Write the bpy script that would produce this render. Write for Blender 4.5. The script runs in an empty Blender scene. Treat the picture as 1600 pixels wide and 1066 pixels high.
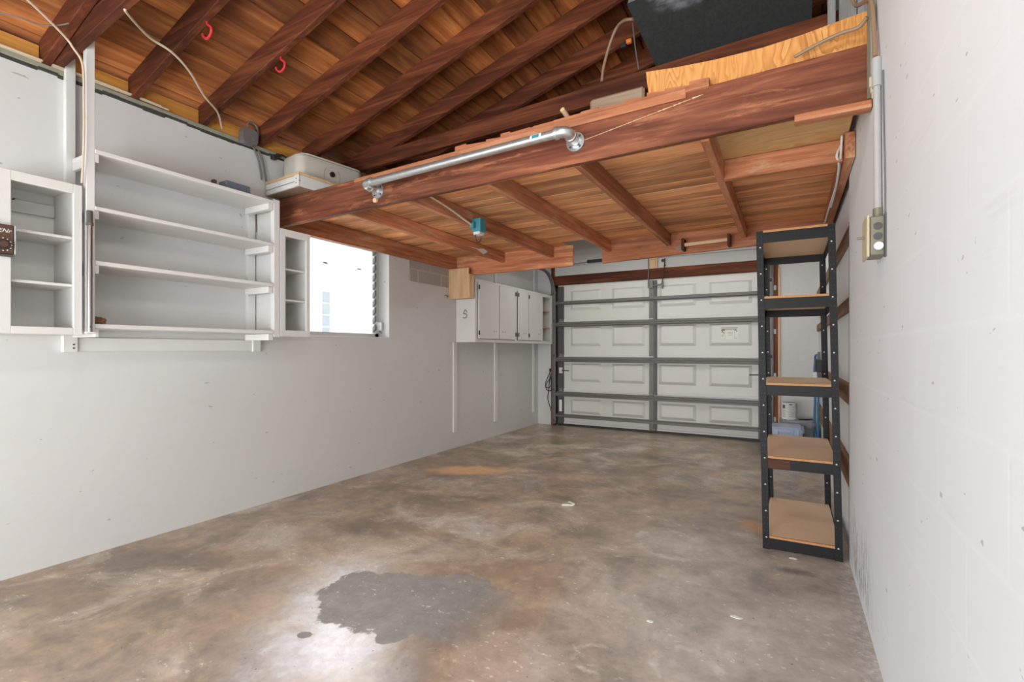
import bpy, bmesh, math, random
from mathutils import Vector, Matrix
random.seed(7)
S = bpy.context.scene
COL = S.collection
PI = math.pi

# ------------------------------------------------------------------ camera, world, sun, lights, exposure
cd = bpy.data.cameras.new('camera'); cam = bpy.data.objects.new('camera', cd); COL.objects.link(cam)
cd.sensor_width = 36.0; cd.sensor_fit = 'HORIZONTAL'; cd.lens = 767.0/1600*36
cd.shift_y = 14/1600; cd.clip_start = 0.02; cd.clip_end = 200
cam.location = (0, 0, 1.17)
cam.rotation_euler = (PI/2, 0, math.atan(433/767))
S.camera = cam

w = bpy.data.worlds.new('sky'); S.world = w; w.use_nodes = True
bg = w.node_tree.nodes['Background']
bg.inputs[0].default_value = (0.86, 0.93, 1.0, 1); bg.inputs[1].default_value = 1.5

def lamp(name, kind, loc, rot, energy, color=(1, 1, 1), **k):
    d = bpy.data.lights.new(name, kind); d.energy = energy; d.color = color
    for a, b in k.items(): setattr(d, a, b)
    o = bpy.data.objects.new(name, d); COL.objects.link(o); o.location = loc; o.rotation_euler = rot
    return o
lamp('sun', 'SUN', (3, 0, 8), (0, math.radians(38), math.radians(10)), 4.0, (1, .95, .86), angle=.01)
# area fill lamp added at the unseen doorway behind the camera
lamp('doorway_daylight', 'AREA', (-1.5, -1.75, .85), (math.radians(106), 0, 0), 125, (.965, .985, 1), shape='RECTANGLE', size=3.2, size_y=1.6)
# point fill lamp added out of view overhead, no fixture built
lamp('ceiling_bulb', 'POINT', (-.75, .75, 2.75), (0, 0, 0), 32, (1, .96, .90), shadow_soft_size=.12)
# area fill lamp added unseen behind the loft to brighten the garage door
lamp('opener_lamp', 'AREA', (-1.3, 5.75, 2.55), (math.radians(8), 0, 0), 18, (1, .97, .92), shape='RECTANGLE', size=2.8, size_y=.7)
# area lamp added out of view outside the window, standing in for bright sky
d_ = Vector((-3.5, 3.6, 1.7))-Vector((-6.5, 4.5, 3.75))
lamp('open_sky', 'AREA', (-6.5, 4.5, 3.75), d_.to_track_quat('-Z', 'Y').to_euler(), 420, (.90, .95, 1), shape='RECTANGLE', size=6.0, size_y=1.2)
# sampling portal in the window opening
lamp('window_portal', 'AREA', (-3.69, 3.1, 1.74), (0, math.radians(-90), 0), 1, shape='RECTANGLE', size=.95, size_y=1.15).data.cycles.is_portal = True

S.view_settings.view_transform = 'Standard'; S.view_settings.look = 'None'
S.view_settings.gamma = 1; S.view_settings.exposure = 0.19
S.view_settings.use_curve_mapping = False

# ------------------------------------------------------------------ node helpers and materials
class G:
    def __init__(s, name):
        s.m = bpy.data.materials.new(name); s.m.use_nodes = True; s.nt = s.m.node_tree
        s.b = s.nt.nodes['Principled BSDF']; s.tc = None
    def n(s, t, **k):
        x = s.nt.nodes.new('ShaderNode'+t)
        for a, b in k.items(): setattr(x, a, b)
        return x
    def l(s, a, b): s.nt.links.new(a, b)
    def co(s):
        if not s.tc: s.tc = s.n('TexCoord')
        return s.tc.outputs['Object']
    def mp(s, vec, sc=(1, 1, 1), loc=(0, 0, 0)):
        x = s.n('Mapping'); s.l(vec, x.inputs[0]); x.inputs[1].default_value = loc; x.inputs[3].default_value = sc
        return x.outputs[0]
    def noise(s, vec, scale, det=4, rough=.55, dist=0):
        x = s.n('TexNoise'); s.l(vec, x.inputs['Vector']); x.inputs['Scale'].default_value = scale
        x.inputs['Detail'].default_value = det; x.inputs['Roughness'].default_value = rough; x.inputs['Distortion'].default_value = dist
        return x.outputs[0]
    def ramp(s, fac, stops):
        x = s.n('ValToRGB'); s.l(fac, x.inputs[0]); e = x.color_ramp.elements
        while len(e) < len(stops): e.new(.5)
        for i, (p, c) in enumerate(stops):
            e[i].position = p
            e[i].color = (c, c, c, 1) if isinstance(c, (int, float)) else (*c, 1)
        return x.outputs[0]
    def mix(s, fac, a, b, mode='MIX'):
        x = s.n('Mix', data_type='RGBA', blend_type=mode)
        for i, v in ((0, fac), (6, a), (7, b)):
            sock = x.inputs[i]
            if isinstance(v, (int, float)): sock.default_value = v if i == 0 else (v, v, v, 1)
            elif isinstance(v, tuple): sock.default_value = (*v, 1)
            else: s.l(v, sock)
        return x.outputs[2]
    def math(s, op, a, b=0.0, c=None):
        x = s.n('Math', operation=op)
        for i, v in enumerate((a, b, c)):
            if v is None: continue
            if isinstance(v, (int, float)): x.inputs[i].default_value = v
            else: s.l(v, x.inputs[i])
        return x.outputs[0]
    def sm(s, v, a, b):           # smoothstep a..b
        x = s.n('MapRange', interpolation_type='SMOOTHSTEP'); s.l(v, x.inputs[0])
        x.inputs[1].default_value = a; x.inputs[2].default_value = b
        return x.outputs[0]
    def bump(s, h, st=.2, d=.01):
        x = s.n('Bump'); s.l(h, x.inputs['Height']); x.inputs['Strength'].default_value = st; x.inputs['Distance'].default_value = d
        s.l(x.outputs[0], s.b.inputs['Normal'])
    def col(s, c):
        if isinstance(c, tuple): s.b.inputs['Base Color'].default_value = (*c, 1)
        else: s.l(c, s.b.inputs['Base Color'])
        return s
    def set(s, rough=.5, metal=0.0, spec=None):
        s.b.inputs['Roughness'].default_value = rough; s.b.inputs['Metallic'].default_value = metal
        if spec is not None: s.b.inputs['Specular IOR Level'].default_value = spec
        return s
    def rnd(s):                   # object coordinates shifted per object
        oi = s.n('ObjectInfo'); v = s.n('VectorMath', operation='MULTIPLY_ADD')
        cb = s.n('CombineXYZ')
        for i in range(3): s.l(oi.outputs['Random'], cb.inputs[i])
        s.l(cb.outputs[0], v.inputs[0]); v.inputs[1].default_value = (37.1, 53.7, 71.3); s.l(s.co(), v.inputs[2])
        s.oi = oi.outputs['Random']
        return v.outputs[0]

def wood(name, axis, dark, mid, light, rough=.7, stain=.55, tint=.35, gs=1.0, stain_c=None, blot=.45, pale=0):
    g = G(name); v = g.rnd()
    sc = [16*gs]*3; sc['xyz'.index(axis)] = .9*gs
    n1 = g.noise(g.mp(v, tuple(sc)), 1.6, 7, .62, .7)
    c = g.ramp(n1, [(.28, dark), (.5, mid), (.74, light)])
    sc2 = [3.0]*3; sc2['xyz'.index(axis)] = .7
    n2 = g.noise(g.mp(v, tuple(sc2)), 1.3, 4, .6, .4)
    st = g.ramp(n2, [(blot-.08, 1.0), (blot+.12, 0.0)])
    sf = g.math('MULTIPLY', st, stain)
    c = g.mix(sf, c, stain_c or tuple(x*.28 for x in dark))
    if pale:
        sp = [9.0]*3; sp['xyz'.index(axis)] = 1.6
        pf = g.math('MULTIPLY', g.ramp(g.noise(g.mp(v, tuple(sp), (3, 7, 5)), 1.5, 6, .7, .3), [(.56, 0), (.70, 1)]), pale)
        c = g.mix(pf, c, tuple(min(.8, x*1.9) for x in light))
    hs = g.n('HueSaturation'); g.l(c, hs.inputs['Color'])
    g.l(g.math('MULTIPLY_ADD', g.oi, tint*2, 1-tint), hs.inputs['Value'])
    g.col(hs.outputs[0]).set(rough, 0, .3); g.bump(n1, .25, .004)
    return g.m

def plain(name, c, rough=.5, metal=0, var=.12, sc=9, bump=.05, spec=None):
    g = G(name); n = g.noise(g.rnd(), sc, 5, .6)
    g.col(g.mix(n, tuple(x*(1-var) for x in c), tuple(min(1, x*(1+var)) for x in c))).set(rough, metal, spec)
    if bump: g.bump(n, bump, .003)
    return g.m

def flat(name, c, rough=.6, metal=0):
    g = G(name); n = g.noise(g.co(), 14, 3); g.col(g.mix(n, tuple(x*.93 for x in c), tuple(min(1, x*1.05) for x in c))).set(rough, metal); return g.m

M = {}
for ax in 'xyz':
    M['rafter_'+ax] = wood('red_brown_framing_'+ax, ax, (.065, .015, .006), (.145, .038, .014), (.29, .095, .034), stain=.5, tint=.2)
    M['beam_'+ax] = wood('beam_wood_'+ax, ax, (.10, .028, .016), (.22, .068, .033), (.42, .17, .085), stain=.5, tint=.06, pale=.45)
    M['joist_'+ax] = wood('joist_wood_'+ax, ax, (.32, .10, .045), (.56, .215, .10), (.76, .40, .24), stain=.35, tint=.15, pale=.35)
    M['new_'+ax] = wood('pale_new_wood_'+ax, ax, (.56, .35, .19), (.70, .48, .28), (.80, .60, .40), stain=.08, tint=.08)
M['board'] = wood('roof_board', 'y', (.25, .072, .020), (.44, .150, .042), (.60, .26, .085), stain=.68, tint=.42, blot=.46, stain_c=(.07, .022, .012))
M['deck'] = wood('loft_deck_board', 'x', (.56, .205, .074), (.82, .38, .16), (.92, .58, .32), stain=.55, tint=.2, stain_c=(.12, .045, .022), blot=.46)
M['orange'] = wood('orange_blocking', 'y', (.50, .20, .035), (.66, .30, .06), (.75, .40, .10), stain=.2, tint=.1)
def plywood(name, a, b, c, axis, k=1.0):
    g = G(name); v = g.rnd(); sc = [7.0*k]*3; sc['xyz'.index(axis)] = 1.1*k
    wob = g.noise(g.mp(v, tuple(sc)), 1.1, 3, .5, .8)
    rg = g.math('FRACT', g.math('MULTIPLY', wob, 13.0))
    fine = [60.0]*3; fine['xyz'.index(axis)] = 4.0
    n = g.noise(g.mp(v, tuple(fine)), 1.2, 4); bl = g.noise(v, 2.2, 3)
    c1 = g.ramp(rg, [(.0, c), (.55, b), (.93, a), (1.0, c)])
    c1 = g.mix(g.ramp(n, [(.35, .35), (.65, 0)]), c1, a)
    g.col(g.mix(g.ramp(bl, [(.4, .5), (.6, 0)]), c1, b)).set(.6, 0, .3)
    return g.m
M['ply'] = plywood('yellow_plywood', (.47, .175, .04), (.70, .32, .09), (.80, .43, .15), 'z')
M['ply2'] = plywood('pale_plywood', (.52, .29, .11), (.68, .43, .19), (.78, .54, .28), 'x')
M['particle'] = plain('tan_chipboard', (.90, .66, .44), .55, 0, .10, 60, .04)
M['particle_edge'] = plain('chipboard_edge', (.55, .27, .11), .7, 0, .2, 80)
M['white'] = plain('white_shelf_paint', (.74, .735, .71), .45, 0, .04, 5, .05)
M['white2'] = plain('white_cabinet_paint', (.72, .72, .69), .5, 0, .05, 4, .04)
M['inside'] = plain('pinkish_bare_wood_inside', (.55, .38, .30), .7, 0, .1, 6)
M['doorwhite'] = plain('white_door_steel', (.70, .70, .66), .42, 0, .05, 3, .02)
M['hdrwhite'] = plain('white_header_paint', (.62, .62, .60), .6, 0, .10, 3, .08)
M['galv'] = plain('dull_galvanised_steel', (.19, .185, .17), .5, .3, .15, 18, .03)
M['galvdark'] = plain('dark_galvanised_steel', (.10, .10, .095), .5, .4, .2, 20)
M['pipe'] = plain('bright_galvanised_pipe', (.60, .62, .62), .34, .8, .22, 30, .05)
M['black'] = plain('black_powder_coat', (.015, .015, .016), .5, 0, .25, 25, .03, .25)
M['rivet'] = flat('bright_hole', (.60, .60, .58), .5)
M['blackplastic'] = plain('black_plastic', (.025, .026, .03), .5, 0, .2, 20)
M['beige'] = plain('beige_plastic', (.62, .59, .51), .42, 0, .03, 4, .01)
M['beigedark'] = flat('beige_seam', (.30, .28, .24), .6)
M['navy'] = flat('dark_navy_knob', (.02, .025, .045), .3)
M['cream'] = flat('cream_cable', (.62, .52, .38), .5)
M['whitecable'] = flat('white_cable', (.72, .70, .66), .5)
M['greycable'] = flat('grey_cable', (.16, .15, .145), .5)
M['browncable'] = flat('tan_brown_cable', (.32, .21, .13), .6)
M['red'] = flat('red_vinyl', (.62, .035, .05), .35)
M['teal'] = plain('teal_plastic', (.05, .26, .33), .45, 0, .06)
M['blue'] = plain('blue_hose', (.04, .19, .36), .4, 0, .15)
M['timer'] = plain('brown_timer_face', (.10, .052, .035), .4, .2, .08)
M['timerdark'] = flat('dark_brown_dial', (.035, .02, .014), .35)
M['chrome'] = plain('chrome_tube', (.42, .37, .36), .2, 1, .08, 4, 0)
M['tubegrey'] = flat('grey_cap', (.14, .14, .13), .45, .3)
M['nest'] = plain('brown_crumple', (.24, .14, .08), .9, 0, .5, 40, .6)
M['slate'] = flat('slate_blue', (.17, .20, .25), .5)
M['cmu'] = plain('bare_concrete_block', (.40, .37, .33), .95, 0, .18, 40, .5)
M['mortar'] = plain('grey_mortar', (.52, .50, .47), .95, 0, .12, 50, .4)
M['tar'] = plain('dark_felt_edge', (.05, .052, .045), .9, 0, .5, 30, .4)
M['plate'] = plain('greenish_grey_plate', (.30, .29, .22), .85, 0, .3, 14, .3)
M['furring'] = wood('brown_furring', 'y', (.16, .085, .045), (.27, .155, .09), (.36, .23, .15), stain=.15, tint=.1)
M['jamb'] = wood('red_brown_jamb', 'z', (.09, .024, .012), (.17, .05, .025), (.27, .10, .05), stain=.3, tint=.1)
M['foil'] = plain('torn_silver_foil', (.62, .63, .62), .4, .7, .35, 30, .5)
M['zinc'] = plain('olive_grey_metal_box', (.24, .225, .165), .5, .3, .2, 22)
M['yellowed'] = flat('yellowed_cover', (.55, .48, .31), .5)
M['conduit'] = plain('painted_conduit', (.44, .44, .43), .45, 0, .06)
M['tote'] = plain('light_blue_plastic', (.36, .44, .58), .35, 0, .05)
M['tote2'] = plain('grey_smoky_plastic', (.22, .24, .27), .35, 0, .08)
M['canwhite'] = flat('white_can_label', (.74, .73, .70), .45)
M['ink'] = flat('dark_ink', (.09, .085, .08), .7)
M['ink2'] = flat('grey_print', (.36, .35, .34), .7)
M['paper'] = flat('white_paper', (.85, .85, .78), .6)
M['yellow'] = flat('yellow_tag', (.75, .60, .12), .6)
M['weathered'] = wood('weathered_grey_board', 'z', (.20, .19, .175), (.30, .29, .27), (.40, .39, .37), stain=.2, tint=.1)
M['greywood'] = wood('grey_brown_block', 'x', (.23, .155, .10), (.34, .24, .165), (.42, .32, .23), stain=.1, tint=.05)
M['panegrey'] = flat('pale_grey_pane', (.25, .28, .31), .4)
M['rail'] = plain('white_window_metal', (.62, .64, .63), .4, .2, .1)

# black duct board with chalky smear ring
g = G('black_fibre_duct_board'); v = g.co()
n = g.noise(v, 60, 5, .7); base = g.mix(n, (.012, .013, .013), (.045, .046, .045))
sx = g.n('SeparateXYZ'); g.l(v, sx.inputs[0])
dx = g.math('MULTIPLY', g.math('SUBTRACT', sx.outputs[0], -.10), 1/.17); dy = g.math('MULTIPLY', g.math('SUBTRACT', sx.outputs[1], .50), 1/.12)
rr = g.math('SQRT', g.math('ADD', g.math('MULTIPLY', dx, dx), g.math('MULTIPLY', dy, dy)))
rr = g.math('ADD', rr, g.math('MULTIPLY', g.math('SUBTRACT', g.noise(v, 9, 4), .5), .9))
ring = g.math('MULTIPLY', g.sm(rr, 1.25, .85), g.ramp(g.noise(g.mp(v, (5, 14, 5)), 2, 4), [(.35, .05), (.7, .55)]))
g.col(g.mix(ring, base, (.36, .37, .40))).set(.85, 0, .2); g.bump(n, .3, .003); M['duct'] = g.m

# painted block walls: joints barely show through the paint
def block_wall(name, base, ax, mold=False, joint=.9, tone=.06, jc=.12):
    g = G(name); v = g.co(); s = g.n('SeparateXYZ'); g.l(v, s.inputs[0])
    cb = g.n('CombineXYZ'); g.l(s.outputs[ax], cb.inputs[0]); g.l(s.outputs[2], cb.inputs[1])
    wob = g.noise(v, 7, 3)
    br = g.n('TexBrick'); g.l(cb.outputs[0], br.inputs[0])
    br.inputs['Scale'].default_value = 1; br.inputs['Mortar Size'].default_value = .010; br.inputs['Mortar Smooth'].default_value = .9
    br.inputs['Brick Width'].default_value = .406; br.inputs['Row Height'].default_value = .203
    n1 = g.noise(v, 1.3, 5, .6); n2 = g.noise(v, 45, 3)
    c = g.mix(n1, tuple(x*(1-tone) for x in base), tuple(min(1, x*(1+tone*.6)) for x in base))
    jf = g.math('MULTIPLY', br.outputs['Fac'], g.ramp(n1, [(.40, .0), (.72, jc)]))
    c = g.mix(jf, c, tuple(min(1, x*1.12) for x in base) if mold else tuple(x*.88 for x in base))
    sp = g.ramp(g.noise(g.mp(v, (1, 1, 2.2)), 16, 2, .4), [(.745, 0.0), (.765, 1.0)])
    c = g.mix(g.math('MULTIPLY', sp, .5), c, (.22, .21, .2))
    sc = g.ramp(g.noise(g.mp(v, (1, 1, 9)), 2.1, 4, .6), [(.66, 0.0), (.8, .25)])
    c = g.mix(sc, c, (.48, .47, .45))
    if mold:
        a = g.math('MULTIPLY', g.sm(s.outputs[1], 2.25, 2.75), g.sm(s.outputs[1], 3.35, 2.95))
        zb = g.math('MULTIPLY', g.sm(s.outputs[2], .42, .16), g.sm(s.outputs[2], .0, .08))
        m = g.ramp(g.noise(g.mp(v, (1, 6, 2.2)), 5.5, 7, .75), [(.47, 0.0), (.62, 1.0)])
        mk = g.math('MULTIPLY', g.math('MULTIPLY', a, zb), m)
        c = g.mix(g.math('MULTIPLY', mk, .85), c, (.10, .11, .10))
    g.col(c).set(.62, 0, .35)
    h = g.math('ADD', g.math('MULTIPLY', br.outputs['Fac'], -.5*joint), g.math('ADD', g.math('MULTIPLY', n2, .25), g.math('MULTIPLY', wob, .3)))
    g.bump(h, .18, .005)
    return g.m
M['wall_l'] = block_wall('left_wall_paint', (.655, .655, .64), 1, joint=.22, jc=.10)
M['wall_r'] = block_wall('right_wall_paint', (.765, .79, .81), 1, True, .6, .05, .4)
M['wall_b'] = block_wall('end_wall_paint', (.66, .66, .645), 0)

# stained concrete
g = G('stained_concrete'); v = g.co(); s = g.n('SeparateXYZ'); g.l(v, s.inputs[0]); X, Y = s.outputs[0], s.outputs[1]
nb = g.noise(v, .85, 6, .62, .5); nm = g.noise(v, 3.1, 7, .65, .4); nf = g.noise(v, 38, 5, .7); ns = g.noise(g.mp(v, (1, 1, 1), (4, 9, 0)), 1.9, 6, .65, .6)
c = g.ramp(nb, [(.32, (.17, .125, .10)), (.44, (.29, .20, .118)), (.53, (.40, .295, .18)), (.60, (.36, .27, .195)), (.70, (.44, .385, .33))])
c = g.mix(g.ramp(nm, [(.36, .75), (.58, 0)]), c, (.160, .130, .100))
c = g.mix(g.ramp(ns, [(.50, 0), (.68, .75)]), c, (.58, .51, .43))
# greyer towards the side by the block wall and browner along the shelf wall (old stains)
gr = g.math('MULTIPLY', g.sm(g.math('ADD', X, g.math('MULTIPLY', nm, .9)), -.9, .35), g.sm(Y, 5.0, 2.6))
c = g.mix(g.math('MULTIPLY', gr, .75), c, g.ramp(nm, [(.35, (.26, .235, .21)), (.62, (.45, .42, .385))]))
def blob(cx, cy, rx, ry, wob=.5, ang=0, edge=.12, src=None):
    ca, sa = math.cos(ang), math.sin(ang)
    ax, ay = g.math('SUBTRACT', X, cx), g.math('SUBTRACT', Y, cy)
    px_ = g.math('MULTIPLY', g.math('ADD', g.math('MULTIPLY', ax, ca), g.math('MULTIPLY', ay, sa)), 1/rx)
    py_ = g.math('MULTIPLY', g.math('ADD', g.math('MULTIPLY', ax, -sa), g.math('MULTIPLY', ay, ca)), 1/ry)
    r = g.math('SQRT', g.math('ADD', g.math('MULTIPLY', px_, px_), g.math('MULTIPLY', py_, py_)))
    r = g.math('ADD', r, g.math('MULTIPLY', g.math('SUBTRACT', src or nm, .5), wob*2))
    return r
# orange tints
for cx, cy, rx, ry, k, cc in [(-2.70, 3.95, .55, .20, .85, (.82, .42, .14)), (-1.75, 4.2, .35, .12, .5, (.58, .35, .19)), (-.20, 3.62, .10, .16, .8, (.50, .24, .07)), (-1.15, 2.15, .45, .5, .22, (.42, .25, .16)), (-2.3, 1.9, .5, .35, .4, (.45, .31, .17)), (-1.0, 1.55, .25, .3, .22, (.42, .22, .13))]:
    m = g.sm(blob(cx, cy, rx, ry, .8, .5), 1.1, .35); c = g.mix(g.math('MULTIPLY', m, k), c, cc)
# pale worn rings and patches
for cx, cy, rx, ry, k in [(-2.05, 2.72, .42, .22, .55), (-1.74, 2.30, .2, .12, .5), (-.62, 3.05, .38, .22, .4), (-2.45, 3.45, .5, .22, .35), (-.35, 2.3, .5, .35, .3)]:
    m = g.math('MULTIPLY', g.sm(blob(cx, cy, rx, ry, 1.0), 1.15, .5), g.ramp(ns, [(.4, .2), (.65, 1)])); c = g.mix(g.math('MULTIPLY', m, k), c, (.58, .53, .47))
for cx, cy, r0 in [(-.64, 1.78, .085), (-.33, 1.88, .13), (-.62, 3.06, .22)]:
    r = blob(cx, cy, r0, r0, .35); m = g.math('MULTIPLY', g.sm(r, .72, .92), g.sm(r, 1.18, .98)); c = g.mix(g.math('MULTIPLY', m, g.math('MULTIPLY', .6, g.ramp(g.noise(v, 8, 6, .7), [(.46, 0), (.58, 1)]))), c, (.60, .57, .52))
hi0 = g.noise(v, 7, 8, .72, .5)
# pale mineral bloom with window glare painted in, around the damp patch
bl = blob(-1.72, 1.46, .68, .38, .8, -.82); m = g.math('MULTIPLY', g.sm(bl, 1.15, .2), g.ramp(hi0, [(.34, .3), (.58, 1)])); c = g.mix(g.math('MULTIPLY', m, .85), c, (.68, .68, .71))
# damp patch
wet = g.math('MINIMUM', g.math('MINIMUM', blob(-1.66, 1.72, .33, .27, .36, .10), blob(-1.36, 1.83, .36, .28, .34)), blob(-1.732, 1.335, .030, .022, .3, .4))
wet = g.math('MINIMUM', wet, blob(-1.42, 1.54, .07, .10, .5))
wet = g.math('ADD', wet, g.math('MULTIPLY', g.math('SUBTRACT', hi0, .5), .75)); wm = g.sm(wet, 1.03, .97); wm = g.math('MULTIPLY', wm, g.sm(X, -.95, -1.35))
c = g.mix(g.math('MULTIPLY', wm, .93), c, g.mix(nm, (.175, .16, .145), (.25, .235, .215)))
dk = g.sm(blob(.03, 2.99, .14, .08, .8), 1.0, .3); c = g.mix(g.math('MULTIPLY', dk, .7), c, (.06, .058, .055))
# chipped white paint flecks and dark specks
fl = g.math('MULTIPLY', g.ramp(g.noise(g.mp(v, (1, 1.6, 1)), 24, 5, .6), [(.625, 0.0), (.64, 1.0)]), g.ramp(ns, [(.46, 0), (.58, 1)])); c = g.mix(g.math('MULTIPLY', fl, .75), c, (.66, .63, .58))
sp = g.ramp(g.noise(v, 62, 1, .3), [(.765, 0.0), (.78, 1.0)]); c = g.mix(g.math('MULTIPLY', sp, .7), c, (.06, .055, .05))
edge = g.math('MULTIPLY', g.sm(X, .17, .28), g.ramp(nf, [(.45, 0), (.6, 1)])); c = g.mix(g.math('MULTIPLY', edge, .6), c, (.55, .53, .5))
hi = g.noise(v, 11, 9, .75, .3); c = g.mix(.55, c, g.mix(g.ramp(hi, [(.3, 0), (.7, 1)]), .30, .72), 'OVERLAY'); c = g.mix(.22, c, g.mix(nf, .3, .75), 'OVERLAY')
hs = g.n('HueSaturation'); g.l(c, hs.inputs['Color']); hs.inputs['Value'].default_value = 1.22; hs.inputs['Saturation'].default_value = .92; c = hs.outputs[0]
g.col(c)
ro = g.math('ADD', .26, g.math('MULTIPLY', nm, .2)); ro = g.math('ADD', ro, g.math('MULTIPLY', wm, .25)); g.l(ro, g.b.inputs['Roughness'])
g.b.inputs['Specular IOR Level'].default_value = .5
g.b.inputs['Coat Roughness'].default_value = .28; g.l(g.math('MULTIPLY', g.math('SUBTRACT', 1.0, wm), g.math('MULTIPLY', nm, .5)), g.b.inputs['Coat Weight'])
g.bump(g.math('ADD', g.math('MULTIPLY', nf, .35), nm), .16, .006); M['floor'] = g.m

g = G('window_glass'); g.b.inputs['Transmission Weight'].default_value = 1; g.b.inputs['IOR'].default_value = 1.0; g.set(.05); g.col((1, 1, 1)); M['glass'] = g.m
M['out_white'] = plain('pale_outside_render', (.80, .80, .78), .9, 0, .02)
M['out_ground'] = plain('pale_outside_paving', (.62, .60, .55), .95, 0, .06)
M['leaf'] = plain('pale_green_leaves', (.30, .36, .14), .8, 0, .3, 12)

# ------------------------------------------------------------------ building helpers
WP = {}
def link(name, me, loc, parent=None):
    o = bpy.data.objects.new(name, me); COL.objects.link(o); loc = Vector(loc)
    if parent is not None:
        o.parent = parent; o.location = loc - WP[parent.name]
    else: o.location = loc
    WP[o.name] = loc
    return o
def root(name, label, cat, loc, group=None):
    o = link(name, None, loc); o.empty_display_size = .1
    o['label'] = label; o['category'] = cat
    if group: o['group'] = group
    return o
def tag(o, label, cat, group=None):
    o['label'] = label; o['category'] = cat
    if group: o['group'] = group
    return o
def struct(o): o['kind'] = 'structure'; return o
def stuff(o): o['kind'] = 'stuff'; return o
def finish(name, bm, mat, parent=None, center=None, smooth=False, rec=True):
    if rec: bmesh.ops.recalc_face_normals(bm, faces=bm.faces)
    if center is None:
        xs = [v.co for v in bm.verts]
        lo = Vector([min(c[i] for c in xs) for i in range(3)]); hi = Vector([max(c[i] for c in xs) for i in range(3)])
        center = (lo+hi)/2
    center = Vector(center)
    for v in bm.verts: v.co -= center
    if smooth:
        for f in bm.faces: f.smooth = True
    me = bpy.data.meshes.new(name); bm.to_mesh(me); bm.free()
    for m in (mat if isinstance(mat, list) else [mat]): me.materials.append(M[m] if isinstance(m, str) else m)
    if smooth:
        try: me.set_sharp_from_angle(angle=math.radians(40))
        except Exception: pass
    return link(name, me, center, parent)
def abox(bm, x0, x1, y0, y1, z0, z1, bev=0.0):
    P = [(x, y, z) for x in (x0, x1) for y in (y0, y1) for z in (z0, z1)]
    return ahex(bm, P, bev)
def ahex(bm, P, bev=0.0):        # P ordered x,y,z nested
    vs = [bm.verts.new(p) for p in P]
    fs = [bm.faces.new([vs[i] for i in q]) for q in ((0, 1, 3, 2), (4, 6, 7, 5), (0, 4, 5, 1), (2, 3, 7, 6), (0, 2, 6, 4), (1, 5, 7, 3))]
    if bev > 0:
        es = set(e for f in fs for e in f.edges)
        bmesh.ops.bevel(bm, geom=list(es), offset=bev, segments=1, affect='EDGES')
    return vs
def box(name, x0, x1, y0, y1, z0, z1, mat, parent=None, bev=.002):
    bm = bmesh.new(); abox(bm, min(x0, x1), max(x0, x1), min(y0, y1), max(y0, y1), min(z0, z1), max(z0, z1), bev)
    return finish(name, bm, mat, parent)
def slope(name, x0, x1, y0, y1, zb0, zb1, zt0, zt1, mat, parent=None, bev=.002):   # box along x whose bottom and top slope
    bm = bmesh.new()
    ahex(bm, [(x0, y0, zb0), (x0, y0, zt0), (x0, y1, zb0), (x0, y1, zt0), (x1, y0, zb1), (x1, y0, zt1), (x1, y1, zb1), (x1, y1, zt1)], bev)
    return finish(name, bm, mat, parent)
def atube(bm, pts, r, seg=8, cap=True, flatk=None):
    pts = [Vector(p) for p in pts]; n = len(pts); rings = []
    up = None
    for i in range(n):
        t = (pts[min(i+1, n-1)]-pts[max(i-1, 0)]).normalized()
        if up is None:
            a = Vector((0, 0, 1)) if abs(t.z) < .9 else Vector((1, 0, 0)); up = (a - t*a.dot(t)).normalized()
        else: up = (up - t*up.dot(t)).normalized()
        sd = t.cross(up); rad = r[i] if isinstance(r, (list, tuple)) else r
        rings.append([bm.verts.new(pts[i] + (up*math.cos(2*PI*k/seg) + sd*math.sin(2*PI*k/seg))*rad) for k in range(seg)])
    for a, b in zip(rings, rings[1:]):
        for k in range(seg): bm.faces.new((a[k], a[(k+1) % seg], b[(k+1) % seg], b[k]))
    if cap: bm.faces.new(rings[0]); bm.faces.new(rings[-1])
def smoothpath(pts, sub=6):
    P = [Vector(p) for p in pts]; out = []
    for i in range(len(P)-1):
        p0, p1, p2, p3 = P[max(i-1, 0)], P[i], P[i+1], P[min(i+2, len(P)-1)]
        for k in range(sub):
            t = k/sub
            out.append(.5*((2*p1)+(p2-p0)*t+(2*p0-5*p1+4*p2-p3)*t*t+(3*p1-p0-3*p2+p3)*t**3))
    return out+[P[-1]]
def tube(name, pts, r, mat, parent=None, seg=8, smooth=True, sub=6):
    bm = bmesh.new(); atube(bm, smoothpath(pts, sub) if sub > 1 else pts, r, seg); return finish(name, bm, mat, parent, smooth=smooth)
def acyl(bm, a, b, r, seg=16): atube(bm, [a, b], r, seg)
def cyl(name, a, b, r, mat, parent=None, seg=16):
    bm = bmesh.new(); acyl(bm, a, b, r, seg); return finish(name, bm, mat, parent, smooth=True)
def lathe(name, c, prof, mat, parent=None, seg=24):
    bm = bmesh.new(); rings = []
    for r, z in prof: rings.append([bm.verts.new((c[0]+r*math.cos(2*PI*k/seg), c[1]+r*math.sin(2*PI*k/seg), c[2]+z)) for k in range(seg)])
    for a, b in zip(rings, rings[1:]):
        for k in range(seg): bm.faces.new((a[k], a[(k+1) % seg], b[(k+1) % seg], b[k]))
    bm.faces.new(rings[0]); bm.faces.new(rings[-1]); return finish(name, bm, mat, parent, smooth=True)
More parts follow.
